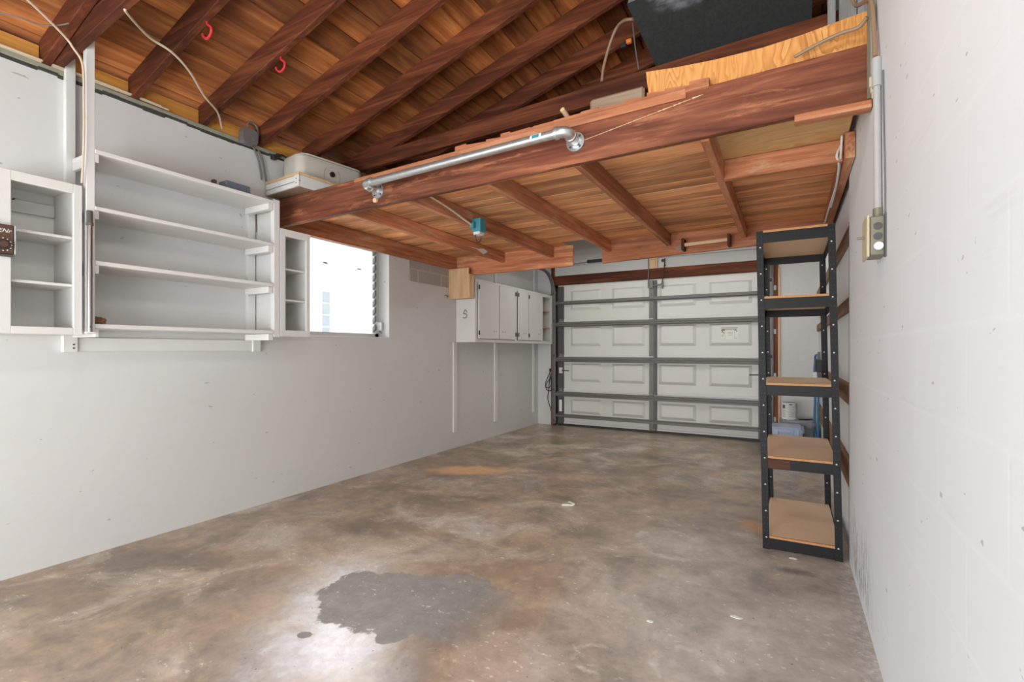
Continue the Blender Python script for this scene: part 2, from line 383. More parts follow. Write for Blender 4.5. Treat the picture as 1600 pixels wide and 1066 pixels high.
def prism(name, poly, d, mat, parent=None, bev=0, smooth=False):      # poly of 3d points, d extrusion vector
    bm = bmesh.new(); d = Vector(d); n = len(poly)
    a = [bm.verts.new(p) for p in poly]; b = [bm.verts.new(Vector(p)+d) for p in poly]
    bm.faces.new(a); bm.faces.new(b[::-1])
    for i in range(n): bm.faces.new((a[i], a[(i+1) % n], b[(i+1) % n], b[i]))
    if bev: bmesh.ops.bevel(bm, geom=list(bm.edges), offset=bev, segments=2, affect='EDGES')
    return finish(name, bm, mat, parent, smooth=smooth)
def dup(src, name, loc, parent=None):
    o = src.copy(); COL.objects.link(o); o.name = name; loc = Vector(loc); o.parent = parent
    o.location = loc-(WP[parent.name] if parent else Vector()); WP[o.name] = loc
    return o
def text_mesh(name, body, size, mat, parent, loc, rot, ext=.0006, shear=0.0):
    cu = bpy.data.curves.new(name, 'FONT'); cu.body = body; cu.size = size; cu.extrude = ext; cu.shear = shear; cu.align_x = 'CENTER'; cu.align_y = 'CENTER'
    t = bpy.data.objects.new(name+'_src', cu); COL.objects.link(t)
    dg = bpy.context.evaluated_depsgraph_get(); me = bpy.data.meshes.new_from_object(t.evaluated_get(dg))
    bpy.data.objects.remove(t); bpy.data.curves.remove(cu)
    me.name = name; me.materials.clear(); me.materials.append(M[mat])
    o = link(name, me, loc, parent); o.rotation_euler = rot
    return o

XL, XR, XF, YE = -3.477, .29, -3.165, 7.0      # wall faces, shelf front plane, end wall face
YN = -2.0

# ------------------------------------------------------------------ the setting
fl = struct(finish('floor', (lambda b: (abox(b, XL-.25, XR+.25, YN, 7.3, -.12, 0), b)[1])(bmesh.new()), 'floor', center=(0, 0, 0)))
bm = bmesh.new()      # left wall with the window opening
WY0, WY1, WZ0, WZ1 = 2.55, 3.665, 1.283, 2.20
abox(bm, XL-.2, XL, YN, WY0, 0, 2.67); abox(bm, XL-.2, XL, WY1, 7.2, 0, 2.67)
abox(bm, XL-.2, XL, WY0, WY1, 0, WZ0); abox(bm, XL-.2, XL, WY0, WY1, WZ1, 2.67)
wl = struct(finish('wall_left', bm, 'wall_l', center=(0, 0, 0)))
bm = bmesh.new(); abox(bm, XR, XR+.25, YN, 3.284, 0, 4.4); abox(bm, XR+.022, XR+.25, 3.284, 7.2, 0, 4.4)
wr = struct(finish('wall_right', bm, 'wall_r', center=(0, 0, 0)))
bm = bmesh.new()      # end wall round the garage door opening
abox(bm, XL, -3.235, YE, YE+.2, 0, 4.4); abox(bm, -.12, XR+.03, YE, YE+.2, 0, 4.4); abox(bm, -3.235, -.12, YE, YE+.2, 2.62, 4.4)
wb = struct(finish('wall_back', bm, 'wall_b', center=(0, 0, 0)))
bm = bmesh.new()      # wall behind the camera: wide open doorway
abox(bm, XL-.2, -3.25, YN-.15, YN, 0, 4.4); abox(bm, .05, XR+.25, YN-.15, YN, 0, 4.4); abox(bm, -3.25, .05, YN-.15, YN, 2.45, 4.4)
wf = struct(finish('wall_front', bm, 'wall_b', center=(0, 0, 0)))

# header boards over the door, jambs, red-brown spring board
for z0, z1 in ((2.315, 2.462), (2.466, 2.62)): box('header_board', -3.19, -.12, YE, YE+.05, z0, z1, 'hdrwhite', wb, .003)
box('door_jamb', -3.235, -3.185, YE-.03, YE+.1, 0, 2.62, 'jamb', wb); box('door_jamb', -.235, -.12, YE-.03, YE+.1, 0, 2.30, 'jamb', wb)
box('jamb_edge_strip', -.12, -.098, YE-.035, YE, 0, 2.2, 'new_z', wb)
box('spring_board', -3.185, -.235, YE-.03, YE+.03, 2.172, 2.312, 'rafter_x', wb, .003)
box('center_block', -1.722, -1.60, YE-.035, YE, 2.312, 2.62, 'new_z', wb, .003)

# bare block patch on the left wall
box('mortar_bed', XL, XL+.002, 3.95, 4.69, 1.895, 2.16, 'mortar', wl, 0)
for y0, y1, z0, z1 in ((3.955, 4.295, 2.035, 2.155), (4.308, 4.685, 2.035, 2.155), (3.968, 4.085, 1.898, 2.022), (4.098, 4.49, 1.898, 2.022), (4.503, 4.685, 1.898, 2.022)):
    box('concrete_block', XL, XL+.006, y0, y1, z0, z1, 'cmu', wl, .002)
# top plate and torn felt edge of the left wall
box('top_plate', XL-.12, XL+.012, YN, 7.0, 2.672, 2.700, 'plate', wl, .003)
bm = bmesh.new(); y = YN
while y < 7.0:
    d = random.uniform(.04, .16); z = random.uniform(2.652, 2.664); abox(bm, XL, XL+random.uniform(.006, .014), y, y+d, z, 2.676); y += d
stuff(finish('felt_edge', bm, 'tar', wl))
# wall battens
for i, (y0, y1, z0, z1) in enumerate(((4.725, 4.795, .19, 1.262), (5.66, 5.74, .20, 1.262), (6.80, 6.86, .20, 1.262), (5.66, 5.72, 2.03, 2.66), (6.83, 6.88, 2.03, 2.66))):
    box('wall_batten', XL, XL+.018, y0, y1, z0, z1, 'white', wl)
# furring strips on the right wall beyond the rack
for z0, z1 in ((1.79, 1.868), (1.39, 1.468), (.86, .975), (.40, .545)):
    box('furring_strip', XR+.0, XR+.023, 3.29, 6.95, z0, z1, 'furring', wr)

box('edge_gap', XR-.001, XR+.022, 3.284, 3.290, 0, 1.88, 'tar', wr, 0)  # dark strip painting in the shadow line at the wall step
# window
win = struct(link('window_1', None, (XL-.15, 3.1, 1.74)))
gx = XL-.165
bm = bmesh.new(); abox(bm, gx-.03, gx+.02, WY0, WY1, WZ0, WZ0+.05); abox(bm, gx-.03, gx+.02, WY0, WY1, WZ1-.05, WZ1); abox(bm, gx-.03, gx+.02, WY0, WY0+.04, WZ0, WZ1); abox(bm, gx-.03, gx+.02, WY1-.045, WY1, WZ0, WZ1)
finish('window_frame', bm, 'rail', win)
zz = WZ0+.05; k = 0
while zz < WZ1-.06:
    p = prism('glass_louvre', [(gx-.004, WY0+.04, zz), (gx-.004, WY1-.075, zz), (gx-.004, WY1-.075, zz+.2), (gx-.004, WY0+.04, zz+.2)], (.005, 0, 0), 'glass', win); zz += .205
bm = bmesh.new(); zz = WZ0+.06
abox(bm, gx+.005, gx+.035, WY1-.075, WY1-.05, WZ0+.05, WZ1-.05)
finish('louvre_rail', bm, 'rail', win)
bm = bmesh.new()
while zz < WZ1-.08: ahex(bm, [(gx+.03+a*.03, WY1-.09+b*.02, zz+c*.05+a*.03) for a in (0, 1) for b in (0, 1) for c in (0, 1)]); zz += .085
stuff(finish('louvre_clips', bm, 'galv', win))
box('crank_housing', gx+.02, gx+.10, WY1-.05, WY1-.018, 1.36, 1.45, 'rail', win, .006); cyl('crank_handle', (gx+.07, WY1-.04, 1.36), (gx+.12, WY1-.06, 1.335), .007, 'galv', win, 8)
for y, z in ((3.02, 1.954), (3.42, 1.955)): box('glass_clip', gx+.002, gx+.012, y-.022, y+.022, z-.006, z+.006, 'greycable', win, .001)
box('window_sill', XL-.15, XL+.008, WY0, WY1, WZ0-.002, WZ0+.012, 'white', win)

# what stands outside the window
og = struct(box('outside_ground', -16, XL-.2, -6, 16, -.15, -.05, 'out_ground', None, 0))
ow = root('neighbour_building', 'pale rendered building seen overexposed through the window, with a narrow window', 'building', (-7.1, 7.5, -.05))
box('building_wall', -7.4, -7.0, 1.5, 15, -.05, 5.0, 'out_white', ow, 0)
nf_ = box('window_frame', -7.0, -6.96, 5.70, 5.90, 1.36, 2.20, 'rail', ow)
for k in range(4): box('pane', -6.965, -6.952, 5.725, 5.875, 1.38+k*.205, 1.56+k*.205, 'panegrey', nf_, 0)

# ------------------------------------------------------------------ roof: boards, rafters, ties (all parts of the ceiling)
SL = .29; RT = .15
def rz(x): return 2.682+SL*(x-XL)
bm = bmesh.new(); x0, x1 = XL-.6, XR+.3
ahex(bm, [(x0, YN-.2, rz(x0)+RT+.024), (x0, YN-.2, rz(x0)+RT+.07), (x0, 7.3, rz(x0)+RT+.024), (x0, 7.3, rz(x0)+RT+.07), (x1, YN-.2, rz(x1)+RT+.024), (x1, YN-.2, rz(x1)+RT+.07), (x1, 7.3, rz(x1)+RT+.024), (x1, 7.3, rz(x1)+RT+.07)])
ceil = struct(finish('ceiling', bm, 'tar', center=(0, 0, 0)))
x = XL-.16; bw = .176
while x < XR+.02:
    xa, xb = x, x+bw-.008; dz = random.uniform(-.003, .002)
    slope('roof_board', xa, xb, YN, 7.0, rz(xa)+RT+dz, rz(xb)+RT+dz, rz(xa)+RT+.022, rz(xb)+RT+.022, 'board', ceil, .002); x += bw
ys = [1.083+.4065*k for k in range(-7, 15)]
for y in ys:
    if y > 6.95: continue
    slope('rafter', XL-.02, XR-.002, y-.040, y, rz(XL-.02)+.012, rz(XR), rz(XL-.02)+RT-.003, rz(XR)+RT-.003, 'rafter_x', ceil, .003)
for a, b in zip(ys, ys[1:]):
    if b > 6.95: continue
    box('eave_block', XL-.03, XL-.008, a+.002, b-.042, 2.702, 2.795, 'orange', ceil)
slope('tie_beam', XL+.05, XR, 1.086, 1.126, 2.700, 3.05, 2.80, 3.19, 'rafter_x', ceil, .003)
slope('tie_beam', XL+.06, XR, 3.0, 3.04, 2.69, 2.785, 2.80, 2.91, 'rafter_x', ceil, .003)

# ------------------------------------------------------------------ storage loft
loft = root('storage_loft', 'red-brown timber storage loft hung between the two side walls', 'loft', (-1.6, 2.43, 2.12))
def fb(x): return (x+3.444)/3.734
slope('front_beam', XL+.008, XR-.002, 2.41, 2.45, 2.118, 2.166, 2.328, 2.398, 'beam_x', loft, .004)
# splintered upper strip of the beam
slope('splintered_strip', -2.6, -.42, 2.398, 2.41, 2.318, 2.352, 2.344, 2.397, 'joist_x', loft, .004)
bm = bmesh.new(); x = -1.75
while x < -.35:
    d = random.uniform(.05, .16); zb = 2.33+.018*(x+2.6); h = random.uniform(.042, .06)+.006*(x+1.75)
    ahex(bm, [(x, 2.40, zb+.01), (x, 2.402, zb+h*.9), (x, 2.44, zb), (x, 2.44, zb+h), (x+d, 2.40, zb+.01), (x+d, 2.405, zb+h*random.uniform(.7, 1)), (x+d, 2.44, zb), (x+d, 2.44, zb+h*.9)], 0); x += d
stuff(finish('splinters', bm, 'joist_x', loft))
bm = bmesh.new(); x = -.95
while x < -.36:
    t = (x+.95)/.59; z = 2.258+.09*t; d = random.uniform(.02, .07); w_ = .0012+.0035*t*random.random()
    ahex(bm, [(x, 2.405, z-w_), (x, 2.405, z+w_), (x, 2.412, z-w_), (x, 2.412, z+w_), (x+d, 2.406, z+d*.15-.0006), (x+d, 2.406, z+d*.15+.0008), (x+d, 2.412, z+d*.15-.0006), (x+d, 2.412, z+d*.15+.0008)]); x += d*.95
stuff(finish('crack_slivers', bm, 'new_x', loft))
box('bearing_cleat', .02, XR-.004, 2.395, 2.452, 2.135, 2.165, 'joist_x', loft)
box('rear_beam', XL+.02, -1.955, 4.75, 4.79, 2.045, 2.262, 'joist_x', loft, .003)
slope('rear_beam', -1.642, XR, 4.75, 4.79, 2.045, 2.092, 2.262, 2.262, 'joist_x', loft, .003)
for x in (-2.81, -2.21, -1.585, -1.005, -.365): box('joist', x, x+.040, 2.452, 4.748, 2.150, 2.260, 'joist_y', loft, .003)
box('wall_ledger', XL+.008, XL+.046, 2.452, 4.748, 2.115, 2.260, 'joist_y', loft, .003)
box('wall_ledger', XR-.045, XR-.003, 2.96, 4.748, 2.13, 2.260, 'joist_y', loft, .003)
box('blocking', -.325, XR-.047, 3.05, 3.09, 2.146, 2.260, 'joist_x', loft, .003)
y = 2.452
while y < 4.78:
    d = .143; right = -.345 if y+d < 3.10 else XR-.004
    if y > 4.55:
        box('deck_board', XL+.01, -2.02, y, y+d-.004, 2.263, 2.283, 'deck', loft, .002); box('deck_board', -1.62, right, y, y+d-.004, 2.263, 2.283, 'deck', loft, .002)
    else: box('deck_board', XL+.01, right, y, y+d-.004, 2.263+random.uniform(0, .003), 2.285, 'deck', loft, .002)
    y += d
box('plywood_panel', -.342, XR-.03, 2.453, 3.09, 2.263, 2.276, 'ply2', loft, .001)
# torn paper on a joist
prism('torn_sticker', [(-2.769, 4.02, 2.20), (-2.769, 4.18, 2.195), (-2.769, 4.30, 2.165), (-2.769, 4.38, 2.205), (-2.769, 4.30, 2.225), (-2.769, 4.20, 2.205)], (.002, 0, 0), 'paper', loft)

# ------------------------------------------------------------------ garage door
gd = root('garage_door', 'white panelled sectional garage door with dark steel struts across the end wall', 'door', (-1.69, 7.04, 0))
DX0, DX1, DY = -3.135, -.245, 7.02
PX = [(-2.925, -2.435), (-2.27, -1.785), (-1.59, -1.095), (-.935, -.415)]
def raised(sec, x0, x1, z0, z1):
    bm = bmesh.new(); d = .022; i = .04; j = .022
    A = [(x0, DY, z0), (x1, DY, z0), (x1, DY, z1), (x0, DY, z1)]
    B = [(x0+i, DY-d, z0+i), (x1-i, DY-d, z0+i), (x1-i, DY-d, z1-j), (x0+i, DY-d, z1-j)]
    C = [(x0-.008, DY, z0-.008), (x1+.008, DY, z0-.008), (x1+.008, DY, z1+.008), (x0-.008, DY, z1+.008)]
    a = [bm.verts.new(p) for p in A]; b = [bm.verts.new(p) for p in B]
    for k in range(4): bm.faces.new((a[k], a[(k+1) % 4], b[(k+1) % 4], b[k]))
    bm.faces.new(b)
    finish('raised_panel', bm, 'doorwhite', sec)
for k, (z0, z1) in enumerate(((.03, .525), (.529, 1.052), (1.056, 1.588), (1.592, 2.172))):
    sec = box('door_section', DX0, DX1, DY, DY+.04, z0, z1, 'doorwhite', gd, .003)
    pz = [(.20, .42), (.685, .965), (1.225, 1.52), (1.775, 2.075)][k]
    for x0, x1 in PX: raised(sec, x0, x1, *pz)
    for a, b in ((DX0+.1, -1.725), (-1.612, DX1)):
        if k: box('hinge_flange', a, b, DY-.022, DY, z0+.008, z0+.048, 'doorwhite', sec, .004)
def strut(z, h=.05, d=.05):
    bm = bmesh.new(); P = [(0, -h/2-.012), (-.004, -h/2-.012), (-.004, -h/2), (-d, -h/2+.006), (-d, -h/2+.016), (-d+.012, -.004), (-d+.012, .004), (-d, h/2-.016), (-d, h/2-.006), (-.004, h/2), (-.004, h/2+.012), (0, h/2+.012)]
    n = len(P); a = [bm.verts.new((DX0-.02, DY-.0235+p[0], z+p[1])) for p in P]; b = [bm.verts.new((DX1, DY-.0235+p[0], z+p[1])) for p in P]
    for i in range(n): bm.faces.new((a[i], a[(i+1) % n], b[(i+1) % n], b[i]))
    bm.faces.new(a); bm.faces.new(b); return finish('strut', bm, 'galv', gd)
for z, h in ((.155, .034), (.49, .05), (1.02, .05), (1.56, .05), (1.893, .036)): strut(z, h)
for z0, z1 in ((.03, .47), (.53, 1.0), (1.06, 1.54), (1.60, 2.15)):
    box('center_stile', -1.722, -1.655, DY-.03, DY, z0, z1, 'galv', gd, .003); box('stile_return', -1.645, -1.618, DY-.026, DY, z0, z1, 'galvdark', gd, .003)
    box('end_stile', DX0+.005, DX0+.10, DY-.03, DY, z0, z1, 'galvdark', gd, .003); box('end_stile', DX1-.095, DX1-.005, DY-.03, DY, z0, z1, 'galvdark', gd, .003)
for z in (.53, 1.06, 1.595):
    for x in (-1.69, DX0+.06):
        hg = box('hinge', x-.028, x+.028, DY-.036, DY-.028, z-.045, z+.055, 'galv', gd, .003); acc = bmesh.new(); acyl(acc, (x-.032, DY-.04, z+.01), (x+.032, DY-.04, z+.01), .008, 8); finish('hinge_pin', acc, 'pipe', hg)
box('bottom_seal', DX0, DX1, DY-.01, DY+.045, .0, .032, 'blackplastic', gd, .004); box('bottom_rail', DX0+.1, DX1, DY-.02, DY, .033, .06, 'doorwhite', gd, .003)
for x, s in ((DX0+.06, 1), (DX1-.06, -1)):
    lk = box('slide_lock', x-.03, x+.03, DY-.045, DY-.03, .81, .90, 'doorwhite' if s > 0 else 'galv', gd, .004); cyl('lock_bolt', (x+s*.02, DY-.05, .855), (x+s*.14, DY-.05, .85), .008, 'galvdark', lk, 8)
box('door_stop', -3.24, -3.12, 7.062, 7.10, 0, 2.62, 'galvdark', gd, 0); box('door_stop', -.26, -.11, 7.062, 7.10, 0, 2.4, 'galvdark', gd, 0); box('door_stop', -3.24, -.11, 7.062, 7.10, 2.13, 2.62, 'galvdark', gd, 0)  # unseen dark strips added behind the door to block light leaks
box('warning_tag', DX0+.03, DX0+.075, DY-.034, DY-.03, .22, .40, 'paper', gd, .001)
st = box('printed_sticker', -.785, -.578, DY-.0235, DY-.0221, 1.305, 1.468, 'paper', gd, 0)
for x0, x1, z0, z1, m in ((-.783, -.58, 1.452, 1.466, 'ink2'), (-.778, -.735, 1.425, 1.443, 'ink'), (-.772, -.758, 1.40, 1.42, 'ink'), (-.755, -.742, 1.388, 1.402, 'ink'), (-.735, -.585, 1.436, 1.446, 'ink2'), (-.735, -.732, 1.31, 1.44, 'ink2'), (-.62, -.60, 1.425, 1.433, 'ink'), (-.60, -.588, 1.41, 1.423, 'ink'), (-.775, -.745, 1.365, 1.372, 'ink2'), (-.775, -.75, 1.345, 1.351, 'ink2'), (-.70, -.64, 1.40, 1.404, 'ink2'), (-.70, -.64, 1.38, 1.384, 'ink2'), (-.70, -.64, 1.36, 1.364, 'ink2'), (-.62, -.59, 1.322, 1.328, 'ink2'), (-.62, -.617, 1.32, 1.43, 'ink2')):
    box('print_mark', x0, x1, DY-.0242, DY-.0236, z0, z1, m, st, 0)
# tracks: upright that bends back over the loft
for x in (-3.18, -.20):
    tr = []
    for z in (0.03, .5, 1.0, 1.5, 1.95): tr.append((x, 6.955, z))
    for k in range(1, 9): a = k/8*PI/2; tr.append((x, 6.955-.36*(1-math.cos(a)), 1.98+.38*math.sin(a)))
    tr.append((x, 5.2, 2.37))
    bm = bmesh.new()
    for off in (-.022, .022): atube(bm, [(p[0]+off, p[1], p[2]) for p in tr], .010, 6)
    rs = []
    for p in tr: rs.append((bm.verts.new((p[0]-.022, p[1]+.006, p[2])), bm.verts.new((p[0]+.022, p[1]+.006, p[2]))))
    for a, b in zip(rs, rs[1:]): bm.faces.new((a[0], a[1], b[1], b[0]))
    t_ = finish('track', bm, 'galv' if x < -1 else 'galv', gd, smooth=True)
    for z in (.3, .85, 1.4, 1.95): box('track_bracket', x-.045 if x < -1 else x-.02, x+.02 if x < -1 else x+.06, 6.962, 7.0-.031, z-.03, z+.03, 'galvdark' if x < -1 else 'conduit', t_, .002)
    for z in (.08, .56, 1.09, 1.62, 2.05): cyl('roller', (x-.012, 6.955, z), (x+.03, 6.975, z), .022, 'galvdark', gd, 12)
# spring centre bracket above the middle stile
cb_ = box('center_bracket', -1.575, -1.47, 6.985, 6.998, 2.32, 2.45, 'hdrwhite', gd, .002)
cyl('bracket_bolt', (-1.53, 6.985, 2.415), (-1.53, 6.97, 2.415), .022, 'blackplastic', cb_); cyl('bracket_bolt', (-1.50, 6.985, 2.345), (-1.50, 6.975, 2.345), .012, 'ink', cb_, 8)
tube('release_cord', [(-1.50, 6.965, 2.44), (-1.505, 6.96, 2.33), (-1.52, 6.955, 2.22), (-1.535, 6.955, 2.10)], .008, 'jamb', gd)
tube('pull_chain', [(-1.725, 6.965, 2.47), (-1.72, 6.96, 2.3), (-1.725, 6.955, 2.15), (-1.71, 6.955, 2.06)], .008, 'greycable', gd)
bm = bmesh.new(); abox(bm, -1.735, -1.66, 6.955, 6.975, 2.04, 2.14, .003); atube(bm, [(-1.66, 6.955, 2.07), (-1.55, 6.955, 2.08), (-1.525, 6.955, 2.12), (-1.53, 6.955, 2.02)], .011, 6); finish('opener_arm', bm, 'galv', gd)

# ------------------------------------------------------------------ wall-mounted white shelf unit on the left wall
su = root('wall_shelf_unit', 'open white-painted wall shelf unit with four long shelves by the window', 'shelf', (XL+.15, 1.66, 1.26))
box('post', XF-.036, XF, 1.128, 1.165, 1.253, 2.80, 'white', su); box('post', XF-.038, XF, 2.19, 2.236, 1.262, 2.236, 'white', su)
box('wall_post', XL, XL+.036, 1.137, 1.180, 1.255, 2.78, 'white', su); box('wall_post', XL, XL+.036, 2.176, 2.232, 1.262, 2.236, 'white', su)
for z0, z1 in ((1.283, 1.307), (1.615, 1.639), (1.902, 1.924), (2.200, 2.224)):
    box('shelf_board', XL+.001, XF+.004, 1.165, 2.187, z0, z1, 'white', su, .003)
    box('shelf_cleat', XL+.037, XF-.002, 1.165, 1.183, z0-.045, z0-.001, 'white', su); box('shelf_cleat', XL+.037, XF-.004, 2.15, 2.187, z0-.045, z0-.001, 'white', su)
bm = bmesh.new()
for y0, y1, z0, z1 in ((2.2365, 2.2395, 1.33, 2.2),): abox(bm, XL+.05, XF-.06, y0, y1, z0, z1)
finish('end_panel', bm, 'white', su)
nb_ = box('nailer_board', XL, XL+.02, 1.13, 2.262, 1.162, 1.240, 'white', su); box('nailer_block', XL, XL+.034, 1.127, 1.19, 1.158, 1.252, 'white', su); box('nailer_block', XL, XL+.034, 2.215, 2.275, 1.158, 1.26, 'white', su)
bm = bmesh.new()
for z in (1.18, 1.20): acyl(bm, (XL+.034, 1.172, z), (XL+.037, 1.172, z), .005, 8)
stuff(finish('screw_heads', bm, 'ink', su))

def open_cabinet(name, label, y0, y1, z0, z1, stile_l, stile_r, rail_t, rail_b, shelves, xb=XL):
    c = root(name, label, 'cabinet', ((xb+XF)/2, (y0+y1)/2, z0), 'open wall cabinets'); t = .016
    box('back_panel', xb+.001, xb+.007, y0+.004, y1-.004, z0+.004, z1-.004, 'white2', c, 0)
    box('side_panel', xb+.001, XF-.02, y0, y0+t, z0, z1, 'white2', c); box('side_panel', xb+.001, XF-.02, y1-t, y1, z0, z1, 'white2', c)
    box('top_panel', xb+.001, XF-.02, y0+t, y1-t, z1-t, z1, 'white2', c); box('bottom_panel', xb+.001, XF-.02, y0+t, y1-t, z0, z0+t, 'white2', c)
    box('face_stile', XF-.0195, XF, y0, y0+stile_l, z0, z1, 'white2', c); box('face_stile', XF-.0195, XF, y1-stile_r, y1, z0, z1, 'white2', c)
    box('face_rail', XF-.0195, XF, y0+stile_l, y1-stile_r, z1-rail_t, z1, 'white2', c); box('face_rail', XF-.0195, XF, y0+stile_l, y1-stile_r, z0, z0+rail_b, 'white2', c)
    for z in shelves: box('shelf', xb+.008, XF-.024, y0+t, y1-t, z-.014, z, 'white2', c)
    return c
c1 = open_cabinet('open_cabinet', 'open-front white wall cabinet with the brown timer at far left of the shelf unit', .795, 1.112, 1.247, 2.014, .052, .036, .048, .036, (1.748, 1.506))
box('hanging_rail', XL+.008, XL+.026, .812, 1.094, 1.88, 1.945, 'white2', c1); cyl('nail', (XL+.026, .93, 1.94), (XL+.045, .93, 1.94), .004, 'ink', c1, 6)
c2 = open_cabinet('open_cabinet', 'narrow open white wall cabinet under the loft beam at the window edge', 2.241, 2.492, 1.268, 2.043, .042, .034, .052, .045, (1.765, 1.54))

# white row of cabinets with doors
XC = -3.205
wc = root('door_cabinet', 'row of white wall cabinets with four doors beside the garage door', 'cabinet', (-3.34, 5.87, 1.262))
bm = bmesh.new()
abox(bm, XL+.001, XC-.02, 4.795, 4.812, 1.262, 2.012, .001); box('side_panel', XL+.001, XC-.02, 6.93, 6.947, 1.262, 2.012, 'white2', wc)
bm.free(); sp_ = box('side_panel', XL+.001, XC, 4.795, 4.812, 1.262, 2.012, 'white2', wc)
for y in (5.775, 6.59): box('partition', XL+.002, XC-.02, y, y+.016, 1.278, 1.996, 'inside', wc)
box('top_panel', XL+.001, XC-.02, 4.812, 6.93, 1.996, 2.012, 'white2', wc); box('bottom_panel', XL+.001, XC-.02, 4.812, 6.93, 1.262, 1.278, 'white2', wc)
box('back_panel', XL+.001, XL+.006, 4.812, 6.93, 1.278, 1.996, 'inside', wc, 0)
for y0, y1 in ((4.812, 4.852), (5.755, 5.815), (6.572, 6.615), (6.905, 6.947)): box('face_stile', XC-.0195, XC, y0, y1, 1.262, 2.012, 'white2', wc)
for y0, y1 in ((4.852, 5.755), (5.815, 6.572), (6.615, 6.905)):
    box('face_rail', XC-.0195, XC, y0, y1, 1.965, 2.012, 'white2', wc); box('face_rail', XC-.0195, XC, y0, y1, 1.262, 1.302, 'white2', wc)
for z in (1.765, 1.515): box('shelf', XL+.008, XC-.026, 6.607, 6.929, z-.015, z, 'inside', wc)
for y0, y1, hy in ((4.855, 5.322, 4.857), (5.342, 5.752, 5.75), (5.826, 6.118, 5.828), (6.136, 6.568, 6.138)):
    dr = box('cabinet_door', XC+.001, XC+.018, y0, y1, 1.305, 1.985, 'white2', wc, .003)
    for z in (1.375, 1.915):
        bm = bmesh.new(); abox(bm, XC+.0185, XC+.0225, hy-.016, hy+.016, z-.026, z+.026, .002); acyl(bm, (XC+.022, hy, z-.026), (XC+.022, hy, z+.026), .006, 8); finish('hinge', bm, 'blackplastic', dr)
    ky = y1-.10 if hy < (y0+y1)/2 else y0+.10
    bm = bmesh.new()
    for dy in (-.03, .025): acyl(bm, (XC+.018, ky+dy, 1.40), (XC+.0195, ky+dy, 1.40), .010, 10)
    stuff(finish('pull_marks', bm, 'ink2', dr))
def strokes(name, pts, r, mat, parent):
    return tube(name, pts, r, mat, parent, 6, True, 4)
def p5(u, v): return (XL+(u-713)*.00938, 4.7945, 1.17+(547-v)*.0076)
strokes('marker_number', [p5(730.0, 488.6), p5(727.4, 484.4), p5(725.3, 488), p5(725.1, 490.5), p5(728, 490.6), p5(729.7, 493), p5(728.6, 496.3), p5(726, 497.2), p5(723.8, 496.2)], .0046, 'ink', sp_)
# small raw-wood box beside it, up under the loft
rb = root('plywood_box', 'small raw plywood box with open front hung above the marked white cabinet end', 'box', (-3.33, 4.69, 1.765))
box('side_panel', XL+.002, -3.19, 4.640, 4.655, 1.765, 2.112, 'new_z', rb); box('side_panel', XL+.002, -3.19, 4.72, 4.735, 1.765, 2.04, 'new_z', rb)
box('bottom_panel', XL+.002, -3.19, 4.655, 4.72, 1.765, 1.780, 'new_x', rb); box('front_strip', -3.19, -3.175, 4.640, 4.735, 1.765, 2.04, 'new_z', rb)
tag(tube('wall_hook', [(XL, 4.57, 1.80), (XL+.03, 4.57, 1.80), (XL+.045, 4.57, 1.775), (XL+.05, 4.57, 1.80)], .006, 'greycable'), 'small grey metal hook on the left wall below the raw plywood box', 'hook')

# ------------------------------------------------------------------ steel rack
rk = root('shelving_rack', 'black boltless steel rack with five tan chipboard shelves against the right wall', 'rack', (.06, 3.69, 0))
def lean(z): return -.036*z/1.87
def leanbox(bm, x0, x1, y0, y1, z0, z1):
    return ahex(bm, [(x+lean(z), y, z) for x in (x0, x1) for y in (y0, y1) for z in (z0, z1)])
RX0, RX1, RY0, RY1, RH = -.135, .259, 3.25, 4.14, 1.872
def post(xc, yc, sx, sy):
    bm = bmesh.new(); t = .0035; wd = .036
    leanbox(bm, min(xc, xc+sx*wd), max(xc, xc+sx*wd), min(yc, yc+sy*t), max(yc, yc+sy*t), 0, RH)
    leanbox(bm, min(xc, xc+sx*t), max(xc, xc+sx*t), min(yc+sy*t, yc+sy*wd), max(yc+sy*t, yc+sy*wd), 0, RH)
    p = finish('post', bm, 'black', rk)
    bm = bmesh.new(); z = .07
    yf = yc-.0015 if sy > 0 else yc-t-.001
    while z < RH-.03:
        x = xc+sx*.02+lean(z); acyl(bm, (x, yf, z), (x, yf+.0015, z), .0045, 8)
        z += .0775*2
    stuff(finish('bright_rivets', bm, 'rivet', p))
    bm = bmesh.new(); z = .03
    while z < RH-.03:
        for a in (.011, .027):
            x = xc+sx*a+lean(z); acyl(bm, (x, yf+.0005, z), (x, yf+.0016, z), .0032, 6)
        z += .0385
    stuff(finish('punched_slots', bm, 'blackplastic', p))
post(RX0, RY0, 1, 1); post(RX1, RY0, -1, 1); post(RX0, RY1, 1, -1); post(RX1, RY1, -1, -1)
for z0 in (.006, .474, .904, 1.412, 1.802):
    z1 = z0+.060; t = .003
    def bl(n, x0, x1, y0, y1, a=z0, b=z1, mat='black'):
        bm = bmesh.new(); leanbox(bm, x0, x1, y0, y1, a, b); return finish(n, bm, mat, rk)
    bl('shelf_beam', RX0+.006, RX1-.006, RY0+.004, RY0+.010); bl('shelf_beam', RX0+.006, RX1-.006, RY1-.010, RY1-.004)
    bl('shelf_beam', RX0+.004, RX0+.010, RY0+.011, RY1-.011); bl('shelf_beam', RX1-.010, RX1-.004, RY0+.011, RY1-.011)
    sb = bl('shelf_board', RX0+.012, RX1-.012, RY0+.012, RY1-.012, z1-.008, z1+.008, 'particle')
    bm = bmesh.new(); leanbox(bm, RX0+.036, RX1-.036, RY0+.002, RY0+.0115, z1+.0005, z1+.013); finish('board_edge', bm, 'particle_edge', sb)
